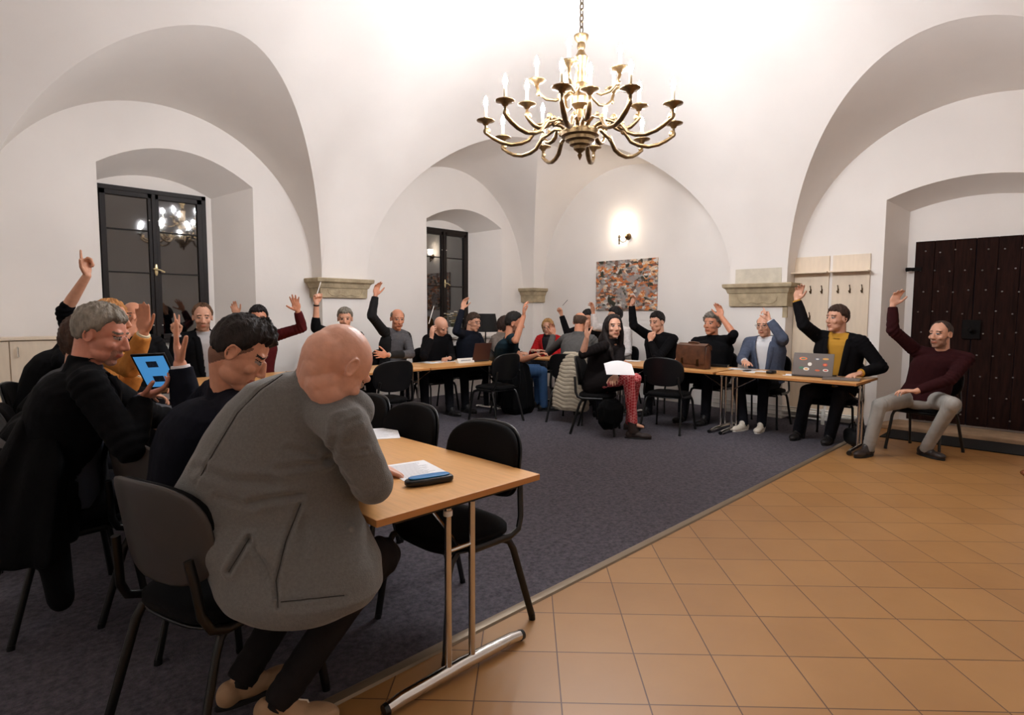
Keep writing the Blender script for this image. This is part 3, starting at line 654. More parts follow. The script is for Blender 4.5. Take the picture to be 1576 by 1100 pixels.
def hand(mb, W, u, n, side, pose, s):
    """W wrist, u towards the fingers, n out of the palm, side +1 left / -1 right hand"""
    u = nrm(u); n = nrm(np.asarray(n, float)-u*np.dot(n, u)); t = np.cross(n, u)*(1 if side > 0 else -1)   # t points to the thumb
    Rm = np.stack([t, n, u], 1)
    mb.ell(W+u*.048*s, (.041*s, .0145*s, .052*s), Rm); mb.ell(W+u*.02*s, (.03*s, .016*s, .035*s), Rm); mb.ell(W+u*.035*s+t*.022*s+n*.006*s, (.018*s, .014*s, .03*s), Rm)
    sp, th = CURLS[pose]; L = [.070, .078, .072, .056]; off = [.027, .009, -.010, -.028]; bz = [.086, .090, .086, .078]; rr = [.0088, .009, .0086, .0076]
    for i in range(4):
        B = W+u*bz[i]*s+t*off[i]*s; d = rodr(u, n, 0); a = R(-sp[i][0]); d = u*math.cos(a)+t*math.sin(a); ax = np.cross(d, n)
        mb.cone(W+u*.04*s+t*off[i]*.7*s, B, .011*s, rr[i]*1.12*s, n=10)
        b1, b2 = R(sp[i][1]), R(sp[i][2]); d1 = rodr(d, ax, b1); p1 = B+d1*L[i]*.45*s; d2 = rodr(d, ax, b1+b2); p2 = p1+d2*L[i]*.32*s; d3 = rodr(d, ax, b1+b2*1.7); p3 = p2+d3*L[i]*.23*s
        mb.cone(B, p1, rr[i]*1.05*s, rr[i]*s, n=10); mb.cone(p1, p2, rr[i]*s, rr[i]*.92*s, n=10); mb.cone(p2, p3, rr[i]*.92*s, rr[i]*.8*s, n=10)
    B = W+u*.022*s+t*.026*s+n*.006*s; a = R(th[0]); d = u*math.cos(a)+t*math.sin(a)+n*.25; d = nrm(d); p1 = B+d*.042*s; d2 = nrm(rodr(d, np.cross(d, nrm(n*.5-t)), R(th[1]))); p2 = p1+d2*.030*s; p3 = p2+nrm(d2+u*.1)*.022*s
    mb.cone(B, p1, .0135*s, .0105*s, n=10); mb.cone(p1, p2, .0105*s, .0098*s, n=10); mb.cone(p2, p3, .0098*s, .0085*s, n=10)
def head_prims(mb, H, M, s, sh=1.0):
    P = lambda x, y, z: H+M @ (V3(x, y, z)*s)
    r3 = lambda *a: tuple(q*s for q in a)
    mb.ell(P(0, -.014, .030), r3(.0765, .096, .088), M, 24, 16)
    mb.ell(P(0, .022, -.012), r3(.064, .070, .075), M, 20, 12)
    mb.ell(P(0, .028, -.064), r3(.057, .058, .044), M, 18, 10)
    mb.ell(P(0, .066, -.094), r3(.030, .023, .019), M, 12, 8)
    mb.ell(P(0, .070, -.050), r3(.034, .026, .036), M, 14, 8)
    mb.cone(P(0, .090, .018), P(0, .108, -.020), .0085*s, .0125*s); mb.ell(P(.011, .098, -.026), r3(.009, .012, .008), M, 10, 6); mb.ell(P(-.011, .098, -.026), r3(.009, .012, .008), M, 10, 6)
    mb.cone(P(-.040, .070, .037), P(.040, .070, .037), .0115*s, .0115*s)
    for q in (-1, 1):
        mb.ell(P(q*.040, .062, -.018), r3(.022, .020, .020), M, 12, 8)
        mb.ell(P(q*.031, .074, .014), r3(.0125, .0105, .0105), M, 10, 8)
        E = np.stack([nrm(M @ V3(1, -q*.35*0, 0)), nrm(M @ V3(0, 1, .15)), nrm(M @ V3(0, -.15, 1))], 1)
        c0 = P(q*.0765, -.012, .000); up_ = E[:, 2]; bk = E[:, 1]; out = M @ V3(q, -.35, 0)
        ring = [c0+bk*(0.0145*s*math.cos(a))+up_*(.026*s*math.sin(a))+out*(.004*s*(1-math.cos(a))) for a in [2*PI*i/14 for i in range(14)]]
        mb.tube(ring, .0045*s, 8, closed=True); mb.ell(c0-out*.004*s, r3(.006, .0135, .023), E, 12, 8); mb.ell(c0-up_*.021*s, r3(.006, .009, .010), E, 10, 6)
    mb.ell(P(0, .094, -.053), r3(.022, .008, .0055), M, 12, 8); mb.ell(P(0, .091, -.062), r3(.019, .009, .006), M, 12, 8)
def head_assign(H, M, s, o):
    brow, beard = o.get('brow', True), o.get('beard', None)
    def f(c, n):
        q = (c-H) @ M/s; x, y, z = q[:, 0], q[:, 1], q[:, 2]; mi = np.zeros(len(c), int); front = (y > .05) & (np.abs(z) < .12)
        ax = np.abs(x)
        if beard is not None:
            zz = (-.030 if beard == 'full' else -.045)+.010*vnoise(q, 70, 3)
            b = (y > -.01+.01*vnoise(q, 90, 5)) & (z < zz+.25*np.clip(.05-y, 0, .05)) & (z > -.125) & ~((ax < .022) & (np.abs(z+.058) < .009) & (y > .08))
            if beard == 'moustache': b = (ax < .028) & (z < -.036) & (z > -.049) & (y > .07)
            if beard == 'goatee': b = (ax < .036) & (z < -.036) & (y > .055) & ~((ax < .02) & (np.abs(z+.058) < .008))
            mi[b & (n @ M[:, 2] < .8)] = 5
        if o.get('fade'): mi[(y < np.interp(z, [-.08, -.03, .04], [-.05, -.015, .035])) & (z > -.075+.012*vnoise(q, 60, 3)) & (z < .05) & (ax < .0735)] = 5
        mi[front & (ax < .023) & (np.abs(z+.057) < .0085) & (y > .082)] = 1
        e = ((ax-.031)/.0155)**2+((z-.014)/.0062)**2; mi[front & (e < 1)] = 2
        e = ((ax-.031)/.0062)**2+((z-.014)/.0062)**2; mi[front & (e < 1)] = 3
        mi[front & (np.abs(ax-.031) < .0165) & (np.abs(z-.0212) < .0017)] = 3
        if brow: mi[front & (np.abs(ax-.032) < .0205) & (np.abs(z-.0385+.12*np.clip(ax-.03, 0, 1)) < .0042)] = 4
        mi[(q[:, 0]**2+q[:, 1]**2+q[:, 2]**2) > .02] = 0
        return mi
    return f
def hair_mesh(H, M, s, style, thick=.012, top=.016, seed=0):
    """closed cap over the skull; where there is no hair it dips under the skin"""
    nu, nv = 72, 44; rnd = np.random.RandomState(seed); rg = []
    ph = rnd.rand(8)*6
    for i in range(1, nv):
        t = PI*i/nv; row = []
        for j in range(nu):
            a = 2*PI*j/nu; d = V3(math.sin(t)*math.cos(a), math.sin(t)*math.sin(a), math.cos(t))
            h = math.hypot(d[0], d[1])+1e-9; hy = d[1]/h; hx = abs(d[0]/h)
            ks = [(-1, -.78), (-.3, -.62), (-.05, -.20), (.12, .02), (.30, -.08), (.38, .16), (.55, .44), (.8, .54), (1, .52)]
            if style in ('ring', 'recede'): ks = ks[:5]+[(.34, .38), (.5, .80), (.8, .93), (1, .88 if style == 'recede' else .99)]
            if style == 'bob': ks = [(-1, -.9), (-.3, -.98), (.1, -.98), (.42, -.85), (.55, .1), (.7, .62), (1, .74)]
            zm = np.interp(hy, [k[0] for k in ks], [k[1] for k in ks])
            zm += .045*math.sin(7*a+ph[3])+.035*math.sin(19*a+ph[4]) if hy < .9 else .03*math.sin(15*a)
            g = (d[2]-zm)*9
            if style == 'ring': g = min(g, (.52-.25*max(0, hy)-d[2])*9)
            if style == 'bob' and hy < .5: g = 1 if d[2] > -.9 else g
            g = max(-1, min(1, g)); th = thick+(top-thick)*max(0, d[2])
            if style == 'bob': th += .014*max(0, .4-d[2])
            if style == 'quiff': th += .012*max(0, d[2])*max(0, hy+.25)
            nz = 1+.16*math.sin(9*a+ph[0]+3*t)+.12*math.sin(17*a+ph[1]-7*t)+.08*math.sin(31*t+ph[2]+5*a)
            if style == 'curly': nz = 1.25+.4*math.sin(11*a+ph[0])*math.sin(13*t+ph[1])
            rr = th*nz*g if g > 0 else .016*g
            base = V3(.0765*d[0], .096*d[1], .088*d[2])
            if d[2] < 0 and style == 'bob': base[2] = .088*d[2]*1.25
            row.append(H+M @ ((V3(0, -.014, .030)+base+d*rr)*s))
        rg.append(row)
    return MB().rings(rg)
SKINC = {'a': (206, 152, 124), 'b': (196, 134, 104), 'c': (208, 156, 130), 'd': (176, 118, 88)}
PEOPLE = []
def person(label, head, heading, look=None, hips=None, lean=.10, s=1.06, skin='a', hair=('short', (30, 24, 20)), top=('sweater', (20, 20, 22)), shirt=None,
           rh=None, lh=None, rel=None, lel=None, trousers=(24, 24, 28), shoes=(26, 24, 24), feet=None, knees=None, face=None, vox=.0062, glasses=None, build=1.0, sleeve='long', extra=None,
           rhand='relax', lhand='relax', ru=None, lu=None, rn=None, ln=None, seat=.475, jacket_extra=None, cuff=None, jdisp=None, coll=True, jmat=None, shadd=None, neck=None, lapels=True, slouch=.035, jbody=None, jvox=None, jsm=4, boots=False):
    face = face or {}; H = np.asarray(head, float); look = look or (heading, 8, 0); M = rotm(*look)
    a = R(heading); f = V3(math.cos(a), math.sin(a), 0); r = V3(f[1], -f[0], 0)
    if len(PEOPLE) >= 7: s *= 1.045
    if hips is None: hips = H[:2]-f[:2]*lean
    P0 = V3(hips[0], hips[1], seat+.085); O = V3(hips[0], hips[1], 0)
    nb = H+M @ (V3(0, -.028, -.092)*s)-V3(0, 0, .035)*s-f*.012
    if neck is not None: nb = np.asarray(neck, float)
    T = nb-V3(0, 0, .045)*s
    S = {}
    up = nrm(T-P0); fb = nrm(np.cross(up, r)); 
    if np.dot(fb, f) < 0: fb = -fb
    W = {}; E = {}
    mid = (P0+T)/2-fb*slouch*s
    def spine(t): return (1-t)**2*P0+2*t*(1-t)*(2*mid-(P0+T)/2)+t*t*T
    sides = {'r': 1, 'l': -1}
    tgt = {'r': rh, 'l': lh}; els = {'r': rel, 'l': lel}
    for k, sg in sides.items():
        sh = T+r*sg*.175*s*build-V3(0, 0, .035)*s+(V3(*shadd[k]) if shadd and k in shadd else 0)
        w = tgt[k]
        if w is None: w = sh+f*.30*s-r*sg*.06*s; w[2] = .775
        w = np.asarray(w, float)
        if w[2] > sh[2]+.12: sh = sh+V3(0, 0, .04)*s
        L1, L2 = .295*s, .262*s; D = w-sh; dist = np.linalg.norm(D)
        if dist > (L1+L2)*.985:
            ex = dist-(L1+L2)*.985; sh = sh+nrm(D)*min(ex, .06); D = w-sh; dist = np.linalg.norm(D)
            if dist > (L1+L2)*.985: q = dist/((L1+L2)*.985); L1 *= q; L2 *= q
        if els[k] is not None:
            e = np.asarray(els[k], float)
        else:
            d = nrm(D); x = (L1*L1-L2*L2+dist*dist)/(2*dist); h = math.sqrt(max(0, L1*L1-x*x)); pole = V3(0, 0, -1)+r*sg*.6-f*.15; pole = nrm(pole-d*np.dot(pole, d)); e = sh+d*x+pole*h
        S[k], E[k], W[k] = sh, e, w
    # ---- the body, one continuous surface
    mb = MB(); b = MB
    def torso(m, off, lo=0., hi=1., b=build):
        pr = [(-.10, .150, .110), (0, .172, .125), (.16, .168, .122), (.34, .152, .112), (.55, .165, .120), (.74, .180, .122), (.88, .165, .108), (.96, .115, .085), (1.0, .06, .06)]
        rg = []
        for t, rx, ry in pr:
            if t < lo or t > hi: continue
            c = spine(t) if t >= 0 else P0+(P0-spine(.1))*(-t*1.0)*1.2; ax = (rx*b+off)*(1 if off > -.01 else 1)*s; ay = (ry*b+off)*s
            rg.append([c+r*ax*math.copysign(abs(math.cos(q))**.85, math.cos(q))+fb*ay*math.copysign(abs(math.sin(q))**.85, math.sin(q)) for q in [2*PI*j/28 for j in range(28)]])
        m.rings(rg)
    torso(mb, -.016 if slouch < .05 else -.075); head_prims(mb, H, M, s)
    mb.cone(T-V3(0, 0, .02), H+M @ (V3(0, -.040, -.030)*s), .060*s, .050*s)
    if slouch > .05: mb.cone(T+V3(0, 0, .0), H+M @ (V3(0, -.052, .0)*s), .060*s, .066*s); mb.cone(T+f*.02, H+M @ (V3(0, .0, -.045)*s), .060*s, .056*s)
    for k, sg in sides.items():
        mb.cone(T+r*sg*.04*s-V3(0, 0, .01), S[k], .050*s, .044*s); mb.cone(S[k], E[k], .043*s, .035*s); mb.cone(E[k], E[k]+(W[k]-E[k])*.4, .037*s, .036*s); mb.cone(E[k]+(W[k]-E[k])*.3, W[k], .037*s, .0245*s)
        pose = rhand if k == 'r' else lhand; u = ru if k == 'r' else lu; n_ = rn if k == 'r' else ln
        if u is None: u = nrm(W[k]-E[k])
        if n_ is None: n_ = f if W[k][2] > S[k][2]-.05 else V3(0, 0, -1)
        hand(mb, W[k], u, n_, -1 if k == 'r' else 1, pose, s*1.03)
    # legs
    Kn = {}; Ft = {}
    for k, sg in sides.items():
        hp = P0+r*sg*.085*s; kn = np.asarray(knees[k], float) if knees and k in knees else hp+f*.41*s+r*sg*.05*s+V3(0, 0, .02)
        ft = np.asarray(feet[k], float) if feet and k in feet else V3(kn[0], kn[1], .09)+f*.03
        Kn[k], Ft[k] = kn, ft
        mb.cone(hp, kn, .070*s, .048*s); mb.cone(kn, ft, .044*s, .026*s)
        fd = nrm(V3(*(feet.get('dir'+k, f) if feet else f))); mb.cone(ft-V3(0, 0, .03), ft+fd*.10*s-V3(0, 0, .06), .024*s, .016*s)
    sk = SKINC[skin] if isinstance(skin, str) else skin
    nm = '_'.join(str(q) for q in sk)
    hc = hair[1] if hair else (110, 90, 75)
    bc = tuple(int(sk[i]*(.56 if face.get('fade') else .66)+hc[i]*.28) for i in range(3)) if (face.get('beard') or face.get('fade')) else sk
    ms = [mat('skin_'+nm, sk, .42, noise=.06, nscale=40, bump=.08, bscale=120, spec=.4, sss=.04), mat('lips_'+nm, (int(sk[0]*.84), int(sk[1]*.68), int(sk[2]*.66)), .45), mat('eye_white', (150, 132, 122), .4), mat('iris', (34, 24, 20), .2),
          mat('brow_%d_%d_%d' % hc, tuple(int(v*.8+10) for v in hc), .8), mat('beard_%d_%d_%d' % bc, bc, .8, bump=.4, bscale=300)]
    body = remesh(mb, 'person', ms, None, O, vox, 5 if vox < .005 else 2, None, head_assign(H, M, s, face)); body.location = O
    tag(body, label, 'person'); PEOPLE.append(body)
    def kid(m, name, mt, v=.009, sm=3, **k): return remesh(m, name, mt, body, O, v, sm, **k)
    # ---- hair
    if hair:
        st = hair[0]; th = {'short': (.011, .020), 'buzz': (.0035, .005), 'ring': (.006, .006), 'recede': (.007, .008), 'bob': (.016, .02), 'curly': (.016, .022), 'quiff': (.006, .020), 'long': (.014, .018)}[st]
        stl = {'buzz': 'short', 'long': 'bob'}.get(st, st)
        if face.get('recede'): stl = 'recede'
        hm = mat('hair_%d_%d_%d' % hc, hc, .6, bump=.9, bscale=90, noise=.35, nscale=60, stretch=(1, 1, .35), spec=.3)
        hb = hair_mesh(H, M, s, stl, th[0], th[1], len(PEOPLE))
        if st == 'long':
            for sg in (-1, 1):
                A = H+M @ (V3(sg*.078, -.02, .03)*s); B_ = H+M @ (V3(sg*.088, -.015, -.07)*s); C_ = T+r*sg*.10*s+fb*.06*s+V3(0, 0, -.05)
                hb.cone(A, B_, .030*s, .036*s); hb.cone(B_, C_, .036*s, .028*s); hb.cone(C_, C_-V3(0, 0, .10)+fb*.05, .03*s, .012*s)
            hb.cone(H+M @ (V3(0, -.07, 0)*s), T-fb*.09*s, .065*s, .07*s); hb.cone(T-fb*.09*s, T-fb*.11*s-V3(0, 0, .12), .07*s, .04*s)
            kid(hb, 'hair', hm, .006, 2)
        else: hb.build('hair', hm, body, origin=O, sharp=0)
    # ---- clothes
    kind, tc = top; tm = jmat or mat('%s_%d_%d_%d' % ((kind,)+tuple(tc)), tc, .9, bump=.55, bscale=14, noise=.12, nscale=30, spec=.1)
    offt = {'jacket': .030, 'sweater': .016, 'tshirt': .010, 'shirt': .012}[kind]
    m_ = MB()
    if jbody: jbody(m_)
    else: torso(m_, offt)
    cut = {'long': .93, 'push': .72, 'short': None}[sleeve] if isinstance(sleeve, str) else sleeve
    armo = {'jacket': .022, 'sweater': .016, 'tshirt': .013, 'shirt': .013}[kind]
    for k, sg in sides.items():
        m_.cone(T+r*sg*.05*s-V3(0, 0, .012), S[k], .052*s+offt*.6, .047*s+armo)
        if cut is None:
            q = S[k]+(E[k]-S[k])*.62; m_.cone(S[k], S[k]+(q-S[k])*.6, .047*s+armo, .044*s+armo); m_.cone(S[k]+(q-S[k])*.4, q, .046*s+armo, .044*s+armo, ends=False)
        else:
            c_ = cut[k] if isinstance(cut, dict) else cut
            q = E[k]+(W[k]-E[k])*c_; m_.cone(S[k], E[k], .047*s+armo, .038*s+armo); m_.cone(E[k], E[k]+(q-E[k])*.7, .038*s+armo, .034*s+armo*.9); m_.cone(E[k]+(q-E[k])*.5, q, .036*s+armo*.9, .030*s+armo*.7, ends=False)
    if kind == 'shirt' or (kind == 'jacket' and coll): m_.cone(T+V3(0, 0, .0), T+V3(0, 0, .02)*s+(H+M @ (V3(0, -.03, 0)*s)-T)*(.30 if kind == 'jacket' else .2), .078*s, .066*s, ends=False)
    elif kind == 'sweater': m_.cone(T, T+V3(0, 0, .012)*s+(H-T)*.12, .070*s, .066*s, ends=False)
    if jacket_extra: jacket_extra(m_, dict(T=T, r=r, f=f, fb=fb, spine=spine, S=S, E=E, W=W, P0=P0, s=s))
    def open_v(c, n):
        d = c-T; x = d @ r/s; y = d @ fb/s; z = d @ up/s; mi = np.zeros(len(c), int)
        mi[(y > .0) & (np.abs(x+.008) < np.interp(z, [-.60, -.42, -.05, .06], [.055, .022, .075, .085])) & (z > -.62) & (z < .12) & ((n @ fb) > .1)] = -1
        return mi
    def raglan(c, n):
        mi = np.zeros(len(c), int)
        for k, sg in sides.items(): mi[(c-T) @ r*sg > .125*s-.35*((c-T) @ up)*0] = 1
        return mi
    rag = (extra == 'raglan'); tms = [tm, mat('raglan_black', (14, 13, 14), .9)] if rag else tm
    if rag: extra = watch('l', (196, 192, 186))
    kid(m_, {'jacket': 'jacket', 'sweater': 'sweater', 'tshirt': 'tshirt', 'shirt': 'shirt'}[kind], tms, jvox or (.009 if vox > .005 else .006), jsm, assign=open_v if kind == 'jacket' and shirt else (raglan if rag else None), disp=jdisp or fold_disp(S, E, W, T, P0, s, len(PEOPLE)))
    if shirt and kind == 'jacket' and lapels:
        for sg in (1, -1):
            q = MB(); rows = []
            for i in range(9):
                z = .05-.44*i/8; xi = np.interp(-z, [-.06, .05, .42], [.085, .075, .022])*sg-.008; wd = .052*math.sin(PI*min(1, .25+i/8*.62))**.7*sg if i < 8 else .004*sg
                t_ = 1-(-z+.01)*s/np.linalg.norm(T-P0); row = []
                for xx in (xi-.004*sg, xi+wd*.5, xi+wd):
                    ax = np.interp(t_, [.34, .55, .74, .88, 1.0], [.152, .165, .180, .165, .10])*build+.034; ay = np.interp(t_, [.34, .55, .74, .88, 1.0], [.112, .120, .122, .108, .075])*build+.037
                    y_ = ay*math.sqrt(max(.05, 1-(xx/ax)**2)); row.append(spine(min(1, t_))+r*xx*s+fb*(y_+.004)*s)
                rows.append(row+[p-fb*.006 for p in row[::-1]])
            q.rings(rows); q.build('lapel', tm, body, origin=O, sharp=0)
    if shirt:
        sm_ = mat('shirt_%d_%d_%d' % tuple(shirt), shirt, .85, bump=.3, bscale=18)
        q = MB(); torso(q, .008); [q.cone(T+r*sg*.04*s-V3(0, 0, .008), S[k]-(S[k]-T)*.25, .058*s, .055*s) for k, sg in sides.items()]; q.cone(T+V3(0, 0, -.01), T+V3(0, 0, .02)*s+(H-T)*.16, .066*s, .060*s, ends=False); kid(q, 'shirt', sm_, .009, 3)
        if kind == 'jacket':
            for k in sides:
                q = MB(); c_ = cut[k] if isinstance(cut, dict) else (cut or .9); p = E[k]+(W[k]-E[k])*(c_-.05); p2 = E[k]+(W[k]-E[k])*min(1.02, c_+.045); q.cone(p, p2, .0375*s, .0345*s, ends=False); q.build('cuff', cuff or sm_, body, origin=O)
    m_ = MB()
    m_.ell(P0-V3(0, 0, .01), (.17*s*build, .15*s, .11*s), rotm(heading))
    for k, sg in sides.items():
        hp = P0+r*sg*.09*s; m_.cone(hp, Kn[k], .090*s, .064*s); m_.cone(Kn[k], Kn[k]+(Ft[k]-Kn[k])*.5, .061*s, .055*s); e_ = Ft[k]+V3(0, 0, -.03); m_.cone(Kn[k]+(Ft[k]-Kn[k])*.4, e_, .056*s, .050*s, ends=False)
    tr = mat('trousers_%d_%d_%d' % tuple(trousers), trousers, .9, bump=.5, bscale=16, noise=.14, nscale=8, spec=.15) if isinstance(trousers, tuple) else trousers
    kid(m_, 'trousers', tr, .010, 3, disp=fold_disp(Kn, Ft, Ft, P0, P0, s, 3+len(PEOPLE), legs=True))
    shm = mat('shoe_%d_%d_%d' % tuple(shoes), shoes, .5, bump=.2, bscale=60)
    for k in sides:
        ft = Ft[k]; fd = nrm(V3(*(feet.get('dir'+k, f) if feet else f))); fd = nrm(V3(fd[0], fd[1], 0)); rr_ = V3(fd[1], -fd[0], 0); Z = V3(0, 0, 1); g = V3(ft[0], ft[1], 0)
        B = np.stack([rr_, fd, Z], 1); q = MB()
        for (y, x, z, rx, ry, rz) in ((-.035, 0, .045, .036, .04, .045), (.04, 0, .042, .038, .07, .04), (.12, 0, .034, .042, .075, .033), (.02, 0, .08, .036, .045, .045)): q.ell(g+fd*y*s+Z*z*s, (rx*s, ry*s, rz*s), B)
        sk_ = MB(); sk_.cone(ft-V3(0, 0, .045), ft+nrm(Kn[k]-ft)*.09, .036*s, .036*s, ends=False); sk_.build('sock', mat('dark_sock', (16, 15, 16), .9), body, origin=O)
        if boots: q.cone(g+Z*.07, ft+nrm(Kn[k]-ft)*.10*s, .048*s, .046*s, ends=False)
        o = kid(q, 'shoe', shm, .006, 2)
        q = MB(); rg = []
        for z, k_ in ((.0, .97), (.004, 1), (.02, 1.0), (.024, .95)): rg.append([g+fd*(.055+.135*k_*math.sin(t_))*s+rr_*(.043*k_*math.cos(t_)*(1-.12*(math.sin(t_) < 0)))*s+Z*z for t_ in [2*PI*j/24 for j in range(24)]])
        q.rings(rg); q.build('sole', mat('shoe_sole_%s' % ('w' if sum(shoes) > 450 else 'd'), (210, 205, 196) if sum(shoes) > 450 else (20, 18, 17), .7), o, origin=O)
    if glasses:
        gm = mat('glasses_frame', (18, 16, 16), .3); q = MB(); Pq = lambda x, y, z: H+M @ (V3(x, y, z)*s)
        for sg in (-1, 1):
            q.tube([Pq(sg*.032+.0225*math.cos(t), .096-.008*abs(math.cos(t))*.4, .010+.0165*math.sin(t)) for t in [2*PI*i/16 for i in range(16)]], .0018*s, 6, closed=True)
            q.tube([Pq(sg*.0545, .092, .014), Pq(sg*.078, .07, .016), Pq(sg*.083, -.005, .012)], .0016*s, 6)
        q.tube([Pq(-.010, .098, .014), Pq(0, .101, .017), Pq(.010, .098, .014)], .0018*s, 6); q.build('glasses', gm, body, origin=O)
    if extra: extra(body, dict(T=T, r=r, f=f, fb=fb, S=S, E=E, W=W, P0=P0, H=H, M=M, s=s, O=O, Kn=Kn, Ft=Ft, spine=spine, up=up))
    return body
def vnoise(p, sc, seed):
    rs = np.random.RandomState(seed); v = np.zeros(len(p))
    for i in range(5):
        k = rs.randn(3); k /= np.linalg.norm(k); v += np.sin(p @ k*sc*(1+.45*i)+rs.rand()*6+1.3*np.sin(p @ rs.randn(3)*sc*.35))/(1+.35*i)
    return v/3
def fold_disp(S, E, W, T, P0, s, seed, legs=False):
    """compression folds near the joints"""
    def f(c, n):
        d = vnoise(c, 26, seed)*.0022
        near_end = np.minimum(np.linalg.norm(c-E['r'], axis=1), np.linalg.norm(c-E['l'], axis=1)) if legs else None
        for k in ('r', 'l'):
            for J, A_ in ((E[k], S[k]), (S[k], E[k])) if not legs else ((S[k], P0), (E[k], S[k])):
                q = c-J; dist = np.linalg.norm(q, axis=1); ax = nrm(A_-J); t = q @ ax; d += np.exp(-(dist/.10)**2)*.0045*np.sin(t*150+vnoise(c, 18, seed+5)*2.2)
        return d*np.clip((near_end-.03)/.08, .15, 1) if legs else d
    return f
# ---------------------------------------------------------------- who sits where
DK = (30, 24, 20)
LY, RX = 6.72, 7.5
def pen(a, b, label, col=(235, 232, 225)):
    mb = MB(); a = np.asarray(a); b = np.asarray(b); mb.tube([a, a+(b-a)*.9, b], [.0045, .0045, .0015], 8); o = mb.build('pen', mat('pen_%d' % col[0], col, .4), None, origin=a); o.location = a; tag(o, label, 'pen'); return o
def watch(k, col=(20, 20, 22), nm='wristwatch', t=.93):
    def f(body, d):
        E, W = d['E'][k], d['W'][k]; c = E+(W-E)*t; u = nrm(W-E); x, y = frame(u); mb = MB(); r_ = .0275*d['s']
        mb.rings([[c+u*z+(r_+q)*(math.cos(a)*x+math.sin(a)*y) for a in [2*PI*j/20 for j in range(20)]] for z, q in ((-.009, 0), (-.008, .003), (.008, .003), (.009, 0))], closed=False); mb.build(nm, mat('strap_%d' % col[0], col, .4), body, origin=d['O'])
    return f
near = {}
# --- near row, backs to the camera side
HX = V3(_s, -_s, 0); HF = V3(_s, _s, 0)
# cross-sections of the jacket from collar to hem: centre (x, y, z), half width across the back, half depth
HERO = [(572, 440, 520, 1.87, .10), (590, 385, 545, 1.87, .12), (620, 352, 552, 1.875, .13), (660, 322, 546, 1.885, .14), (710, 293, 542, 1.90, .15), (750, 272, 546, 1.93, .16), (785, 268, 552, 1.94, .165), (820, 292, 568, 1.93, .18), (860, 322, 586, 1.92, .185), (900, 338, 588, 1.90, .19), (918, 350, 574, 1.89, .175), (932, 380, 545, 1.88, .155)]
def hero_body(m):
    rg = []
    for y, L, Rr, d, t in HERO:
        c = onD((L+Rr)/2, y, d); w_ = (Rr-L)/2*d/900
        rg.append([c+HX*w_*math.copysign(abs(math.cos(q))**.94, math.cos(q))+HF*t*math.copysign(abs(math.sin(q))**.94, math.sin(q)) for q in [2*PI*j/40 for j in range(40)]])
    m.rings(rg)
def hero_extra(m, d):
    T, r, f, s = (d[k] for k in ('T', 'r', 'f', 's'))
    for k, sg in (('r', 1), ('l', -1)): m.cone(T+r*sg*.06*s+V3(0, 0, .0), d['S'][k]+r*sg*.005, .06*s, .056*s)
    m.cone(onD(500, 606, 1.84), onD(542, 632, 1.81), .066, .07)
    m.cone(d['S']['r'], d['E']['r'], .064*s, .054*s); m.cone(d['E']['r'], d['W']['r'], .060*s, .045*s)
    m.cone(T-f*.01+V3(0, 0, -.03), T+(AH-T)*.52+V3(0, 0, .01), .092*s, .082*s, ends=False)
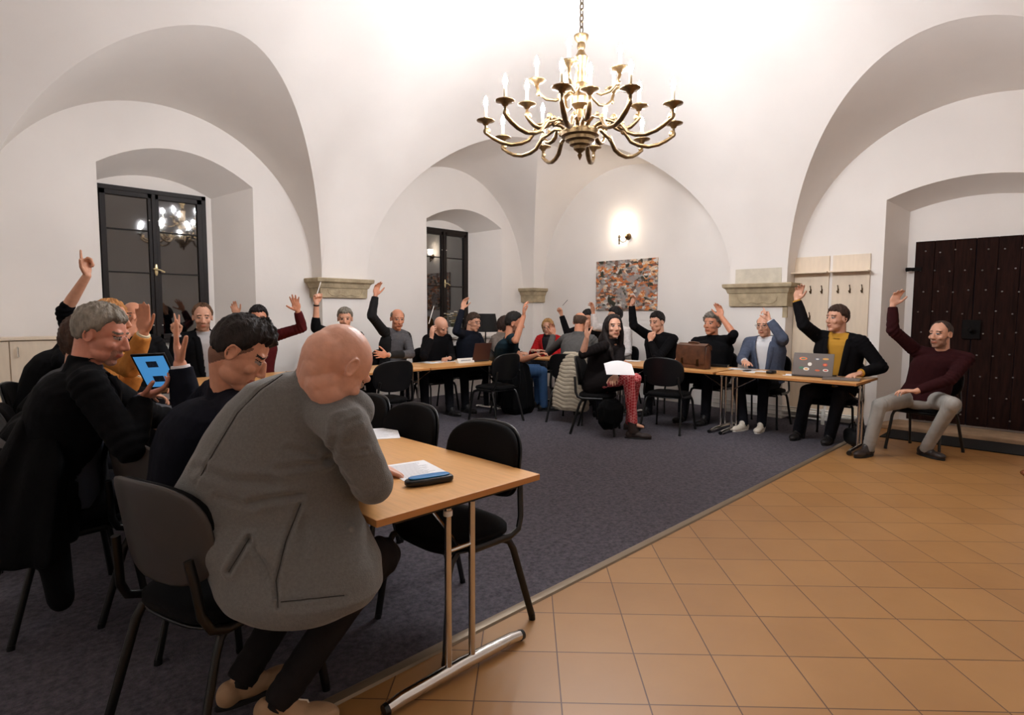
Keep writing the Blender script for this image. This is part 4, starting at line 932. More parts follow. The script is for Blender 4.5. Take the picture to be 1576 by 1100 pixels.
HERO_LINES = {
 'center': [(0.768, 1.769, 1.235), (0.742, 1.763, 1.221), (0.719, 1.765, 1.207), (0.701, 1.776, 1.192), (0.684, 1.793, 1.168), (0.667, 1.809, 1.144), (0.650, 1.824, 1.121), (0.637, 1.834, 1.094), (0.624, 1.843, 1.068), (0.611, 1.853, 1.041), (0.600, 1.867, 1.014), (0.589, 1.879, 0.987), (0.578, 1.889, 0.960), (0.568, 1.903, 0.932), (0.559, 1.920, 0.903)],
 'armhole': [(0.813, 1.517, 1.123), (0.809, 1.517, 1.096), (0.807, 1.518, 1.070), (0.811, 1.546, 1.034), (0.857, 1.656, 0.975), (0.842, 1.571, 0.950), (0.859, 1.546, 0.918)],
 'side': [(0.783, 1.697, 0.841), (0.773, 1.702, 0.813), (0.763, 1.707, 0.785), (0.750, 1.706, 0.760), (0.736, 1.701, 0.736), (0.724, 1.693, 0.711), (0.714, 1.688, 0.685), (0.704, 1.685, 0.658), (0.695, 1.683, 0.631), (0.693, 1.674, 0.608), (0.690, 1.663, 0.585), (0.686, 1.653, 0.562)],
 'vent': [(0.655, 1.775, 0.744), (0.640, 1.777, 0.722), (0.626, 1.780, 0.699), (0.613, 1.788, 0.675), (0.602, 1.800, 0.649)],
 'hem': [(0.695, 1.653, 0.576), (0.715, 1.636, 0.578), (0.735, 1.621, 0.579), (0.757, 1.607, 0.580), (0.779, 1.594, 0.579), (0.802, 1.583, 0.578), (0.826, 1.573, 0.576), (0.851, 1.564, 0.573)],
 'vent_long': [(0.655, 1.775, 0.744), (0.661, 1.757, 0.721), (0.667, 1.739, 0.699), (0.674, 1.722, 0.677), (0.681, 1.706, 0.654), (0.685, 1.690, 0.623), (0.689, 1.670, 0.594)],
 'w1': [(0.671, 1.776, 0.854), (0.693, 1.757, 0.857), (0.715, 1.740, 0.861), (0.736, 1.724, 0.863), (0.759, 1.708, 0.866), (0.783, 1.694, 0.868)],
 'w2': [(0.596, 1.855, 0.867), (0.615, 1.833, 0.860), (0.635, 1.813, 0.852), (0.654, 1.793, 0.845), (0.674, 1.774, 0.838)],
 'w3': [(0.726, 1.712, 0.956), (0.748, 1.697, 0.959), (0.770, 1.684, 0.962), (0.794, 1.673, 0.963), (0.819, 1.665, 0.964), (0.845, 1.658, 0.965)],
 'w4': [(0.825, 1.515, 1.131), (0.849, 1.506, 1.140), (0.881, 1.509, 1.146)],
 'w5': [(0.821, 1.500, 1.081), (0.849, 1.487, 1.089), (0.883, 1.486, 1.095)],
 'w6': [(0.834, 1.518, 1.016), (0.859, 1.498, 1.021), (0.895, 1.496, 1.022)],
 'w7': [(0.851, 1.532, 0.943), (0.873, 1.525, 0.910), (0.898, 1.521, 0.876)],
 'w8': [(0.794, 1.692, 0.788), (0.788, 1.686, 0.757), (0.778, 1.673, 0.730), (0.768, 1.659, 0.703)],
 'w9': [(0.749, 1.693, 1.019), (0.773, 1.680, 1.009), (0.799, 1.669, 0.999), (0.825, 1.659, 0.988), (0.855, 1.656, 0.975)],
 'w10': [(0.830, 1.600, 1.178), (0.810, 1.569, 1.152), (0.799, 1.556, 1.123), (0.797, 1.559, 1.091), (0.812, 1.580, 1.047), (0.854, 1.653, 0.989)],
 'w11': [(0.560, 1.936, 0.948), (0.574, 1.892, 0.944), (0.590, 1.858, 0.937), (0.609, 1.831, 0.929), (0.629, 1.808, 0.920), (0.648, 1.785, 0.920), (0.669, 1.763, 0.919), (0.690, 1.745, 0.918), (0.713, 1.729, 0.915)],
 'button': [(0.925, 1.646, 0.735), (0.927, 1.645, 0.733)]}
def hero_disp(c, n):
    d = vnoise(c, 20, 2)*.003+vnoise(c, 55, 9)*.0008
    for k, A_, w_ in (('center', -.003, .006), ('armhole', -.009, .012), ('side', -.005, .007), ('vent', -.010, .009), ('vent_long', -.006, .007), ('hem', -.002, .005), ('w1', -.008, .011), ('w2', -.006, .010), ('w3', -.006, .010), ('w4', -.008, .008), ('w5', -.008, .008), ('w6', -.008, .008), ('w7', -.008, .009), ('w8', -.007, .012), ('w9', -.006, .010), ('w11', -.007, .014)):
        P = np.array(HERO_LINES[k]); Q = []
        for a, b in zip(P[:-1], P[1:]): Q += [a+(b-a)*t for t in np.linspace(0, 1, 6)]
        Q = np.array(Q); m_ = np.full(len(c), 9.)
        near_ = np.where(np.linalg.norm(c-P.mean(0), axis=1) < .5)[0]
        if len(near_): m_[near_] = np.min(np.linalg.norm(c[near_][:, None]-Q[None], axis=2), axis=1)
        d += A_*np.exp(-(m_/w_)**2)-A_*.55*np.exp(-((m_-2.1*w_)/w_)**2)
    return d
def hero_extras(body, d):
    for k in ('center', 'side', 'hem', 'vent'):
        P = [np.array(p) for p in HERO_LINES[k]]; mb = MB(); mb.tube(P, .0016, 5); mb.build('seam', mat('seam_thread', (46, 43, 40), .9), body, origin=d['O'])
    c = np.array(HERO_LINES['button'][0]); n_ = nrm(CO-c); x, y = frame(n_); mb = MB(); mb.rings([[c+n_*z+r_*(math.cos(a)*x+math.sin(a)*y) for a in [2*PI*j/16 for j in range(16)]] for z, r_ in ((-.002, .010), (.004, .010), (.005, .008), (.003, .006))]); mb.build('button', mat('grey_button', (120, 116, 110), .4), body, origin=d['O'])
    # laces and collar of the visible suede shoe
    ft = d['Ft']['r']
    for q in (-1, 1): mb = MB(); mb.tube([ft+V3(.05, -.045, -.02), ft+V3(.06+.02*q, -.06, -.03), ft+V3(.07+.02*q, -.075, -.07)], .003, 6); mb.build('lace', mat('cream_lace', (220, 210, 190), .8), body, origin=d['O'])
AH = onD(518, 566, 1.78)
herom = mat('grey_wool_jacket', (108, 107, 104), .95, bump=.35, bscale=260, noise=.10, nscale=120, spec=.1, sheen=.25)
person('bald man in grey wool jacket bent over the near table, back to the camera', AH, -8, (10, 52, 4), hips=(.89, 1.90), slouch=.051, jbody=hero_body, s=1.10, skin=(214, 160, 136), hair=None, top=('jacket', (112, 106, 98)), jmat=herom,
       neck=onD(480, 586, 1.87), rel=onD(574, 744, 1.83), rh=(1.18, 2.02, .78), shadd={'r': tuple(HX*.035-HF*.03)}, lel=(1.0, 2.32, .83), lh=(1.27, 2.12, .78), trousers=(34, 31, 31), shoes=(168, 134, 100), vox=.004, build=1.0,
       knees={'r': (1.13, 1.80, .54), 'l': (1.16, 2.20, .53)}, feet={'r': (.79, 1.93, .11), 'l': (.74, 2.14, .11), 'dirr': (.72, -.68, 0), 'dirl': (1, 0, 0)}, jacket_extra=hero_extra, jdisp=hero_disp, extra=hero_extras, jvox=.0045, jsm=22, coll=False, face={'brow': False})
BH = onD(368, 543, 2.22)
person('dark-haired young man in navy jacket looking down, open left hand raised', BH, -8, (-30, 38, 0), hips=(.78, 2.74), s=1.08, skin=(212, 150, 120), hair=('quiff', (30, 22, 18)), face={'fade': True}, top=('jacket', (24, 25, 33)), shirt=(225, 220, 222), neck=onD(352, 598, 2.3),
       lh=onD(277, 560, 2.52), lel=onD(292, 640, 2.55), ln=(.9, -.2, 0), lu=(-.10, .05, 1), lhand='flat', rh=(1.15, 2.5, .78), vox=.004, jacket_extra=None, coll=True, build=1.15)
CHd = onD(156, 516, 2.5)
person('grey-haired man in black knit jacket holding the tablet', CHd, -5, (-34, 20, 0), hips=(.42, 3.30), s=1.02, skin=(208, 140, 116), hair=('short', (132, 124, 112)), top=('jacket', (14, 14, 16)), shirt=(64, 70, 84), face={'beard': 'goatee'},
       rh=onD(219, 612, 2.5), rel=onD(200, 690, 2.35), ru=(.62, -.5, .35), rn=(-.2, .1, .9), rhand='relax', lh=(1.1, 3.5, .78), vox=.004, build=1.08, extra=watch('r', (206, 196, 180), 'bracelet', .9))
person('person in grey sweater with brown hair, almost hidden behind the grey-haired man', onD(136, 522, 3.2), -5, (-20, 10, 0), s=1.04, hair=('bob', (66, 44, 32)), top=('sweater', (74, 74, 78)), hips=(.44, 4.0), rh=(1.12, 3.9, .78))
person('fair-haired person in mustard jacket with raised hand and cream cuff', onD(172, 494, 3.85), -25, (-40, 5, 0), s=1.06, skin='b', hair=('bob', (176, 122, 70)), top=('jacket', (186, 124, 62)), shirt=(214, 204, 176), hips=(.78, 4.68), rh=onD(222, 512, 3.55), rel=onD(200, 566, 3.6), rn=(-.6, -.8, 0), ru=(0, 0, 1), rhand='flat', lh=onD(214, 574, 3.9), lhand='relax', lel=onD(190, 610, 3.9))
person('man in black top whose bare forearm is stretched up highest at the far left', onD(140, 506, 4.35), -20, (-30, 15, 0), s=1.12, hair=('short', DK), top=('shirt', (13, 13, 15)), sleeve={'r': .9, 'l': .22}, hips=(.56, 5.45), neck=onD(102, 532, 4.3), build=1.15, lh=onD(134, 424, 4.3), lel=onD(99, 480, 4.35), lhand='point', ln=(.6, -.8, 0), lu=(-.05, .05, 1), rh=(1.2, 5.2, .78))
person('bald man with dark moustache in black shirt, right hand raised beside his face', onD(205, 488, 5.0), -75, (-100, 3, 0), s=1.08, skin='b', hair=('ring', (60, 50, 42)), face={'beard': 'moustache'}, top=('shirt', (20, 19, 20)), rh=onD(196, 516, 4.75), rhand='open', hips=(1.26, 5.98), lh=(1.5, 5.6, .80))
# --- row with backs to the windows
person('man in black suit and pale grey shirt showing two fingers, short beard', onY(312, 489, LY), -85, (-105, 10, 0), s=1.10, skin='c', hair=('short', (92, 66, 46)), face={'beard': 'full', 'recede': True}, top=('jacket', (14, 14, 16)), shirt=(168, 164, 164), rh=onY(272, 514, 6.35), rel=onY(268, 560, 6.4), rhand='two', rn=(-.3, -1, 0), ru=(-.1, 0, 1), build=1.1)
person('person hidden behind the navy-jacketed man, only a raised hand in dark sleeve showing', onY(372, 520, 7.15), -90, (-95, 20, 0), s=.98, hair=('short', DK), top=('sweater', (20, 24, 36)), shirt=(120, 130, 140), rh=onY(365, 484, 6.95), rel=onY(372, 516, 6.95), rhand='relax', rn=(-.3, -1, 0), hips=(2.52, 7.24), ru=(-.35, 0, 1))
person('dark-haired man in burgundy shirt, one hand up at his face and the other raised', onY(398, 491, 6.55), -90, (-110, 8, 0), s=1.10, skin='b', hair=('short', (24, 20, 20)), face={'beard': 'goatee'}, top=('shirt', (74, 24, 26)), lh=onY(458, 478, 6.3), lel=onY(465, 504, 6.35), lhand='open', ln=(-.3, -1, 0), rh=onY(404, 520, 6.15), rel=onY(398, 552, 6.2), rhand='flat', rn=(-1, -.3, 0), ru=(-.05, 0, 1))
person('grey-haired man in black, pen in raised hand, seen above the grey-jacketed man', onY(531, 491, LY), -92, (-120, 10, 0), s=1.06, hair=('short', (122, 114, 102)), top=('sweater', (14, 14, 15)), sleeve={'r': .45, 'l': .9}, rh=onY(487, 467, 6.45), rel=onY(486, 505, 6.5), rhand='fist', rn=(.2, -1, 0), ru=(0, 0, 1), extra=watch('r'))
person('bald man in grey raglan sweater, right arm up, left hand on his belly', onY(612, 491, LY), -88, (-108, 14, 0), s=1.08, skin='b', hair=('ring', (104, 88, 72)), top=('sweater', (84, 82, 84)), rh=onY(578, 454, 6.5), rel=onY(572, 486, 6.5), rhand='relax', rn=(0, -1, 0), lh=onY(596, 546, 6.38), lel=onY(632, 545, 6.5), ln=(0, 1, 0), lu=(-1, 0, .1), lhand='open', extra='raglan')
person('bald man in black writing with bowed head propped on his hand', onY(679, 502, 6.62), -85, (-75, 40, 22), s=1.08, skin='c', hair=None, top=('sweater', (14, 13, 15)), rh=onY(664, 520, 6.4), rel=onY(652, 548, 6.35), rn=(1, 0, 0), ru=(.1, 0, 1), rhand='relax', lh=onY(692, 551, 6.35), lhand='fist', lu=(-1, 0, 0), hips=(5.15, 6.75))
person('man with glasses and dark blue shirt raising his arm in front of the window', onY(729, 496, LY), -80, (-78, 16, 0), s=1.06, hair=('short', (58, 42, 32)), glasses=True, top=('shirt', (22, 25, 34)), rh=onY(712, 474, 6.5), rel=onY(702, 510, 6.5), rn=(0, -1, 0), rhand='relax')
person('short-haired woman in grey patterned blouse behind the open laptop', onY(778, 500, 6.7), -75, (-42, 20, 0), s=1.04, hair=('bob', (48, 32, 26)), top=('shirt', (118, 108, 100)))
# --- man at the corner of the U and the right-hand row
person('man in teal T-shirt seen from the side, bare arm raised at the table end', onD(792, 498, 8.0), -35, (-50, 10, 0), s=1.16, hair=('short', (26, 22, 20)), face={'beard': 'full'}, skin='b', top=('tshirt', (26, 42, 50)), sleeve='short', trousers=(52, 78, 112), hips=(5.9, 6.02), rh=onD(806, 486, 7.6), rel=onD(794, 524, 7.6), rn=(.6, -.6, 0), ru=(0, 0, 1), rhand='relax', lh=onD(828, 546, 7.9))
person('blonde woman in red jacket with glasses, far corner of the tables', onX(843, 503, RX), 190, (205, 15, 0), s=1.02, hair=('bob', (170, 130, 82)), glasses=True, top=('jacket', (178, 34, 36)), shirt=(30, 26, 30), skin='c')
person('black-haired man in black sweater holding up a pen behind the balding man', onX(905, 490, 7.55), 180, (185, 20, 0), s=1.06, hair=('short', (22, 18, 18)), top=('sweater', (16, 16, 18)), rh=onX(864, 484, 7.3), rel=onX(873, 512, 7.35), rn=(-1, 0, 0), rhand='fist')
person('dark-haired man in white sweater with raised hand, half hidden behind the seated woman', onX(946, 487, RX), 175, (150, 8, 0), s=1.08, hair=('short', (22, 18, 18)), top=('sweater', (204, 200, 198)), rh=onX(913, 481, 7.2), rel=onX(916, 503, 7.25), rn=(-1, .2, 0), rhand='relax', trousers=(40, 40, 46))
person('balding man in grey zip sweater seen from behind, elbow up towards his face', onX(893, 496, 6.15), 15, (20, 12, 0), s=1.04, skin='b', hair=('ring', (70, 52, 40)), top=('shirt', (82, 80, 78)), lh=onX(852, 514, 6.35), lel=onX(845, 541, 6.2), lhand='relax', ln=(-.5, -.5, 0), lu=(-.1, .2, 1), rh=(6.6, 4.5, .78), hips=(5.95, 4.82))
red_pat = None
def red_pattern():
    m = bpy.data.materials.new('red_lattice_trousers'); m.use_nodes = True; nt = m.node_tree; N = nt.nodes; L = nt.links; b = N['Principled BSDF']; b.inputs['Roughness'].default_value = .8
    tc = N.new('ShaderNodeTexCoord'); mp = N.new('ShaderNodeMapping'); mp.inputs['Rotation'].default_value = (0, R(45), R(0)); mp.inputs['Scale'].default_value = (1, 1, 1); L.new(tc.outputs['Object'], mp.inputs[0])
    w1 = N.new('ShaderNodeTexChecker'); w1.inputs['Scale'].default_value = 42; w1.inputs[1].default_value = (*srgb((172, 34, 44)), 1); w1.inputs[2].default_value = (*srgb((206, 120, 118)), 1); L.new(mp.outputs[0], w1.inputs[0]); L.new(w1.outputs[0], b.inputs['Base Color']); return m
person('long dark-haired woman in black blouse and red patterned trousers, paper on her lap', onD(944, 503, 6.75), -88, (-124, 2, 0), s=1.06, skin='c', hair=('long', (26, 18, 16)), top=('shirt', (26, 22, 22)), shirt=None, rh=onD(903, 520, 6.55), rel=onD(897, 545, 6.65), rhand='flat', rn=(.2, -1, 0), ru=(-.05, .05, 1), sleeve={'r': .12, 'l': .9}, lh=onD(947, 578, 6.35), lhand='relax',
       trousers=red_pattern(), hips=(5.62, 4.18), knees={'r': onD(967, 580, 6.55), 'l': onD(978, 583, 6.75)}, feet={'r': onD(974, 648, 6.62), 'l': (6.02, 3.98, .10), 'dirr': (.5, -.85, 0), 'dirl': (.9, -.4, 0)}, shoes=(48, 36, 32), boots=True, jacket_extra=lambda m, d: [m.cone(d['P0']+d['r']*.08*q+V3(0, 0, .02), d['P0']+(K_-d['P0'])*.60+V3(0, 0, .02), .135, .122) for q, K_ in ((1, onD(967, 580, 6.55)), (-1, onD(978, 583, 6.75)))])
person('dark-haired man in black sweater, right arm crossing the picture, chin on left hand', onX(1011, 496, 7.45), 178, (172, 14, 0), s=1.12, skin='c', hair=('short', (24, 18, 16)), top=('sweater', (16, 15, 17)), rh=onX(972, 468, 7.15), rel=onX(975, 501, 7.2), rhand='relax', rn=(-1, .3, 0), ru=(-.3, -.6, .8), lh=onX(1001, 524, 7.2), lel=onX(1012, 552, 7.15), lhand='fist', lu=(0, 0, 1), ln=(1, 0, 0), build=1.1)
person('stout grey curly-haired man in black polo shirt with bare arm raised', onX(1095, 499, 7.4), 180, (178, 2, 0), s=1.14, skin='b', hair=('curly', (112, 106, 98)), top=('shirt', (16, 16, 18)), sleeve={'r': .3, 'l': -.05}, lh=onX(1110, 487, 7.25), lel=onX(1129, 514, 7.2), ln=(-1, 0, 0), lu=(.2, .35, .9), lhand='relax', rh=onX(1046, 553, 6.95), build=1.16)
person('balding man with glasses in blue-grey blazer over white T-shirt, hand at his forehead', onX(1176, 501, 7.4), 182, (182, 10, 0), s=1.06, skin='c', hair=('ring', (96, 76, 60)), glasses=True, top=('jacket', (78, 86, 104)), shirt=(216, 216, 218), coll=False, lh=onX(1184, 492, 7.05), lel=onX(1204, 520, 7.1), ln=(-.6, .6, 0), lu=(.2, .4, .9), lhand='point', rh=onX(1146, 556, 6.95), shoes=(226, 216, 200), trousers=(26, 26, 32), extra=watch('l', (18, 18, 20)), build=1.05,
       feet={'r': (6.98, 2.98, .10), 'l': (7.06, 2.80, .10), 'dirr': (-1, .2, 0), 'dirl': (-1, -.1, 0)})
person('man in black blazer over mustard T-shirt raising his arm by the coat racks', onX(1288, 491, 7.15), 182, (152, 2, 0), s=1.14, skin='c', hair=('short', (58, 40, 30)), top=('jacket', (17, 16, 18)), shirt=(186, 136, 42), coll=False, rh=onX(1226, 461, 6.95), rel=onX(1237, 500, 6.95), rhand='relax', rn=(-.9, -.1, 0), ru=(-.05, -.25, .9), lh=(6.95, 1.75, .80), lel=(7.25, 1.62, .85), cuff=mat('shirt_186_136_42', (186, 136, 42), .85), build=1.05,
       feet={'r': (6.98, 2.35, .10), 'l': (6.98, 2.02, .10)})
wf = {'r': onZ(1336, 688, .09), 'l': onZ(1424, 688, .09), 'dirr': (-.95, .3, 0), 'dirl': (-.5, -.85, 0)}
person('bearded man in burgundy sweater and light grey jeans seated before the old wooden door', onX(1447, 515, 7.12), 178, (158, 4, 0), s=1.06, skin='c', hair=('recede', (58, 44, 36)), face={'beard': 'full'}, top=('sweater', (48, 20, 22)), rh=onX(1374, 469, 6.95), rel=onX(1374, 508, 6.95), rhand='relax', rn=(-.8, -.4, 0), ru=(0, -.3, .9), lh=onX(1410, 602, 6.75), lel=onX(1462, 584, 6.95), lhand='relax', ln=(0, .2, -1), lu=(-.2, 1, 0),
       trousers=(150, 146, 140), shoes=(44, 34, 30), hips=(7.2, 1.24), knees={'r': onX(1354, 624, 6.62), 'l': onX(1466, 622, 6.78)}, feet=wf, build=1.08)
chair(7.32, 1.22, 166, 'black chair under the bearded man in light grey jeans, before the old door')
# ---------------------------------------------------------------- chairs of the seated rows
for b in PEOPLE[7:15]:
    i = PEOPLE.index(b)
    chair(b.location.x, b.location.y-.02, -90, {7: 'black chair under the man in black suit showing two fingers', 8: 'black chair beside the man in burgundy, under the hidden person', 9: 'black chair under the man in burgundy shirt', 10: 'black chair under the grey-haired man in black with a pen', 11: 'black chair under the bald man in grey raglan sweater', 12: 'black chair under the bald man writing', 13: 'black chair under the man with glasses before the window', 14: 'black chair under the short-haired woman in patterned blouse'}[i])
tl = PEOPLE[15].location; chair(tl.x, tl.y, -35, 'black chair under the man in teal, piled with dark coats')
for i, t_, h in ((16, 'black chair under the blonde woman in red', 190), (17, 'black chair under the black-haired man holding up a pen', 180), (18, 'black chair under the man in white sweater', 175), (19, 'black chair under the balding man in grey, hung with a beige vest', 15), (20, 'black chair under the long-haired woman in red patterned trousers', -62),
                (21, 'black chair under the man with his chin on his hand', 178), (22, 'black chair under the stout curly-haired man', 180), (23, 'black chair under the man in blue-grey blazer', 182), (24, 'black chair under the man in mustard T-shirt', 182)):
    l = PEOPLE[i].location; chair(l.x, l.y, h, t_)

# ---------------------------------------------------------------- things on the tables
TZ = .7412
def sheet(x, y, rz, label, w=.21, h=.297, z=TZ, col=None, lines=0, n=1, group=None, nm='paper_sheet', tilt=None):
    mb = MB(); mb.box((-w/2, -h/2, 0), (w/2, h/2, .0008*n)); o = mb.build(nm, col or paper, None, smooth=False); o.location = (x, y, z); o.rotation_euler = tilt or (0, 0, R(rz)); tag(o, label, 'paper', group)
    if lines:
        m_ = MB(); rs = random.Random(3)
        for i in range(lines):
            yy = h/2-.03-i*(h-.06)/lines; m_.box((-w/2+.022, yy, .0008*n), (w/2-.022-rs.random()*.06, yy+.0022, .0008*n+.0001))
        m_.build('printed_lines', mat('print_grey', (120, 120, 128), .8), o, smooth=False)
    return o
p = onZ(625, 731, TZ); sheet(p[0]+.07, p[1]+.03, -12, 'white printed sheet on the near table beside the blue case', lines=22)
p = onZ(592, 667, TZ); sheet(p[0]-.02, p[1]+.02, -30, 'white printed sheet farther along the near table', lines=20)
p = onZ(365, 590, TZ+.3); 
e = empty('glasses_case', (1.40, 1.868, TZ), R(-14), 'small black and blue case lying on the near table', 'case')
mb = warp(pad(.205, .068, .024, .004), lambda x, y, z: (x, y, z+.013)); mb.build('case_body', black_plastic, e, sharp=0)
mb = warp(pad(.175, .05, .006, .001), lambda x, y, z: (x, y, z+.030)); mb.build('case_lid', mat('blue_lid', (24, 116, 178), .35), e, sharp=0)
# tablet in the grey-haired man's hand
c = onD(240, 571, 2.62); u = nrm(V3(-.35, -.2, .55)); rr_ = nrm(V3(.75, -.65, .05)); u = nrm(u-rr_*np.dot(u, rr_)); n_ = np.cross(rr_, u)
e = empty('tablet', c, 0, 'tablet with lit blue screen held by the grey-haired man', 'tablet'); Mt = np.stack([rr_, u, n_], 1)
def tb(a, b, nm, m_): q = MB(); q.box(a, b); q.xf(Mt, (0, 0, 0)); return q.build(nm, m_, e, smooth=False, bevel=.002)
if np.dot(n_, c-CO) > 0: sg = -1
else: sg = 1
tb((-.072, -.10, -.004), (.072, .10, .004), 'tablet_body', black_plastic)
scr = tb((-.064, -.088, sg*.0042-.0004), (.064, .088, sg*.0042+.0004), 'screen', mat('blue_screen', (70, 150, 220), .3, emit=(84, 164, 232), es=.55))
for zz in (.026, -.058):
    tb((-.022, zz-.0, sg*.005-.0003), (.024, zz+.034, sg*.005+.0003), 'picture_block', mat('screen_picture', (60, 84, 116), .4, noise=.6, nscale=160))
# far-left table papers
for px_, py_, rz_, lb in ((616, 553, 10, 'white sheets on the far table before the grey raglan sweater'), (640, 551, 80, 'white sheet on the far table right of the bald man in grey raglan sweater'), (683, 550, 60, 'white sheet under the hand of the writing bald man'), (742, 548, 95, 'white sheets in front of the man with glasses')):
    p = onZ(px_, py_, TZ); sheet(p[0], min(p[1], 6.38), rz_, lb)
p = onZ(627, 549, TZ); mb = warp(pad(.15, .075, .008, .001), lambda x, y, z: (x, y, z+.005)); o = mb.build('phone', black_plastic, None, sharp=0); o.location = (p[0], min(p[1], 6.40), TZ+.0005); tag(o, 'black phone lying on sheets at the far table', 'phone')
def placard(p, rz, label):
    e = empty('name_placard', p, rz, label, 'placard', 'name placards on the tables'); mb = MB(); mb.rings([[(x, -.035, 0), (x, .035, 0), (x, 0, .062)] for x in (-.14, .14)]); mb.build('folded_card', white_plastic, e, smooth=False)
    m_ = MB(); s_ = nrm(V3(0, -.062, .035)); 
    for i in range(9): m_.box((-.085+i*.019, -.001, -.006), (-.073+i*.019, 0, .008))
    a = math.atan2(.035, .062); q = MB(); q.v = [tuple(V3(x, -.0185-.001+y*math.cos(a)+z*math.sin(a), .031+z*math.cos(a))) for x, y, z in m_.v]; q.f = m_.f; q.m = m_.m; q.build('printed_name', mat('print_grey', (120, 120, 128), .8), e, smooth=False)
placard((5.15, 6.05, TZ), 0, 'white folded name placard near the man with glasses'); placard((2.92, 5.95, TZ), 0, 'white folded name placard on the table before the man in burgundy')
def laptop(p, rz, label, lid, open_=100, w=.36, d=.25, stick=False):
    e = empty('laptop', p, rz, label, 'laptop'); mb = MB(); mb.box((-w/2, -d/2, .002), (w/2, d/2, .018)); mb.build('laptop_base', mat('laptop_dark', (52, 48, 46), .5), e, smooth=False, bevel=.004)
    a = R(open_); M_ = Matrix.Translation((0, d/2-.004, .018)) @ Matrix.Rotation(-(a), 4, 'X')
    mb = MB(); mb.box((-w/2, -d, -.007), (w/2, 0, 0), M=M_); L_ = mb.build('laptop_lid', lid, e, smooth=False, bevel=.004)
    mb = MB(); mb.box((-w/2+.01, -d+.012, -.0085), (w/2-.01, -.012, -.0068), M=M_); mb.build('screen', mat('dark_screen', (28, 32, 40), .2), e, smooth=False)
    if stick:
        cols = [(214, 208, 196), (198, 92, 46), (226, 220, 210), (60, 110, 84), (186, 60, 44), (230, 226, 216), (206, 150, 70), (90, 96, 110), (226, 120, 60)]
        rs = random.Random(11)
        for i, (sx_, sy_, sw, sh) in enumerate(((-.13, .06, .055, .03), (-.05, .065, .05, .02), (.06, .055, .06, .035), (.11, .045, .05, .03), (-.12, .0, .045, .035), (.03, .0, .04, .04), (-.12, -.065, .06, .022), (-.04, -.06, .05, .025), (.10, -.06, .08, .035))):
            q = pad(sw, sh, .0012, 0, 10, 2.2); q.v = [tuple(M_ @ Vector((x+sx_, -d/2+y+sy_, .0008+z))) for x, y, z in q.v]; k = q.build('sticker', mat('sticker_%d' % i, cols[i], .5), L_, sharp=0)
            if i in (0, 2, 4, 7, 8):
                q = pad(sw*.6, sh*.5, .0012, 0, 10, 2.2); q.v = [tuple(M_ @ Vector((x+sx_, -d/2+y+sy_, .0016+z))) for x, y, z in q.v]; q.build('sticker', mat('sticker_in_%d' % i, cols[(i+4) % 9], .5), L_, sharp=0)
    return e
laptop((6.86, 2.17, TZ), R(96), 'open dark laptop whose lid is covered with stickers', mat('laptop_lid_brown', (92, 80, 72), .5), 72, w=.40, stick=True)
laptop((5.42, 6.15, TZ), R(178), 'open brown laptop before the woman in patterned blouse', mat('laptop_lid_maroon', (74, 44, 36), .5), 105, w=.30)
# brown leather briefcase
e = empty('briefcase', (6.76, 3.55, TZ), R(78), 'worn brown leather briefcase standing on the right-hand table', 'briefcase'); lm = mat('brown_leather', (82, 50, 32), .35, noise=.35, nscale=14, bump=.3, bscale=60)
mb = MB(); mb.rings([[(x, y*k, z*kz+.0) for y, z in ((-.05, 0), (.05, 0), (.05, .12), (.035, .22), (.0, .245), (-.035, .22), (-.05, .12))] for x, k, kz in ((-.19, .7, .97), (-.18, 1, 1), (.18, 1, 1), (.19, .7, .97))]); mb.build('bag_body', lm, e, bevel=.006)
mb = MB(); mb.rings([[(x, .056, .05), (x, .060, .05), (x, .060, .16), (x, .045, .235), (x, .0, .256), (x, -.045, .235), (x, -.06, .19), (x, -.056, .19), (x, -.04, .228), (x, 0, .248), (x, .04, .228), (x, .055, .16)] for x in (-.185, .185)]); mb.build('flap', lm, e)
mb = MB(); mb.tube([(-.07, 0, .25), (-.065, .0, .262), (0, 0, .266), (.065, 0, .262), (.07, 0, .25)], .008, 8); mb.build('handle', lm, e)
for sx in (-.1, .1): mb = MB(); mb.box((sx-.012, .060, .035), (sx+.012, .066, .10)); mb.build('buckle', brass_dark, e, smooth=False)
e.scale = (1.2, 1.2, 1.22)
# right-hand table
def book(x, y, rz, label, col, w=.15, h=.21, t=.022, z=TZ):
    e = empty('notebook', (x, y, z), R(rz), label, 'book'); mb = MB(); mb.box((-w/2, -h/2, 0), (w/2, h/2, .003)); mb.box((-w/2, -h/2, t-.003), (w/2, h/2, t)); mb.box((-w/2, -h/2, 0), (-w/2+.004, h/2, t)); mb.build('cover', col, e, smooth=False); mb = MB(); mb.box((-w/2+.004, -h/2+.004, .003), (w/2-.004, h/2-.004, t-.003)); mb.build('pages', paper, e, smooth=False)
p = onZ(1106, 564, TZ); book(p[0], p[1], 15, 'dark-edged white notebook on the right-hand table by the briefcase', black_plastic, .17, .24, .028)
for px_, py_, rz_, lb in ((1142, 568, 10, 'white sheet right of the notebook on the right-hand table'), (1165, 572, 60, 'white sheet before the man in blue-grey blazer'), (1225, 577, 30, 'white sheet in front of the stickered laptop'), (1268, 577, 40, 'white sheets right of the laptop at the table end'), (990, 553, 25, 'white sheets behind the seated woman on the right-hand table'), (880, 546, 60, 'white sheet at the elbow of the balding man in grey')):
    p = onZ(px_, py_, TZ); sheet(min(max(p[0], 6.56), 7.1), p[1], rz_, lb)
sheet(6.80, 2.62, 20, 'brown envelope under the black purse on the right-hand table', .23, .32, TZ+.001, mat('manila', (190, 142, 84), .8), nm='envelope')['category'] = 'envelope'
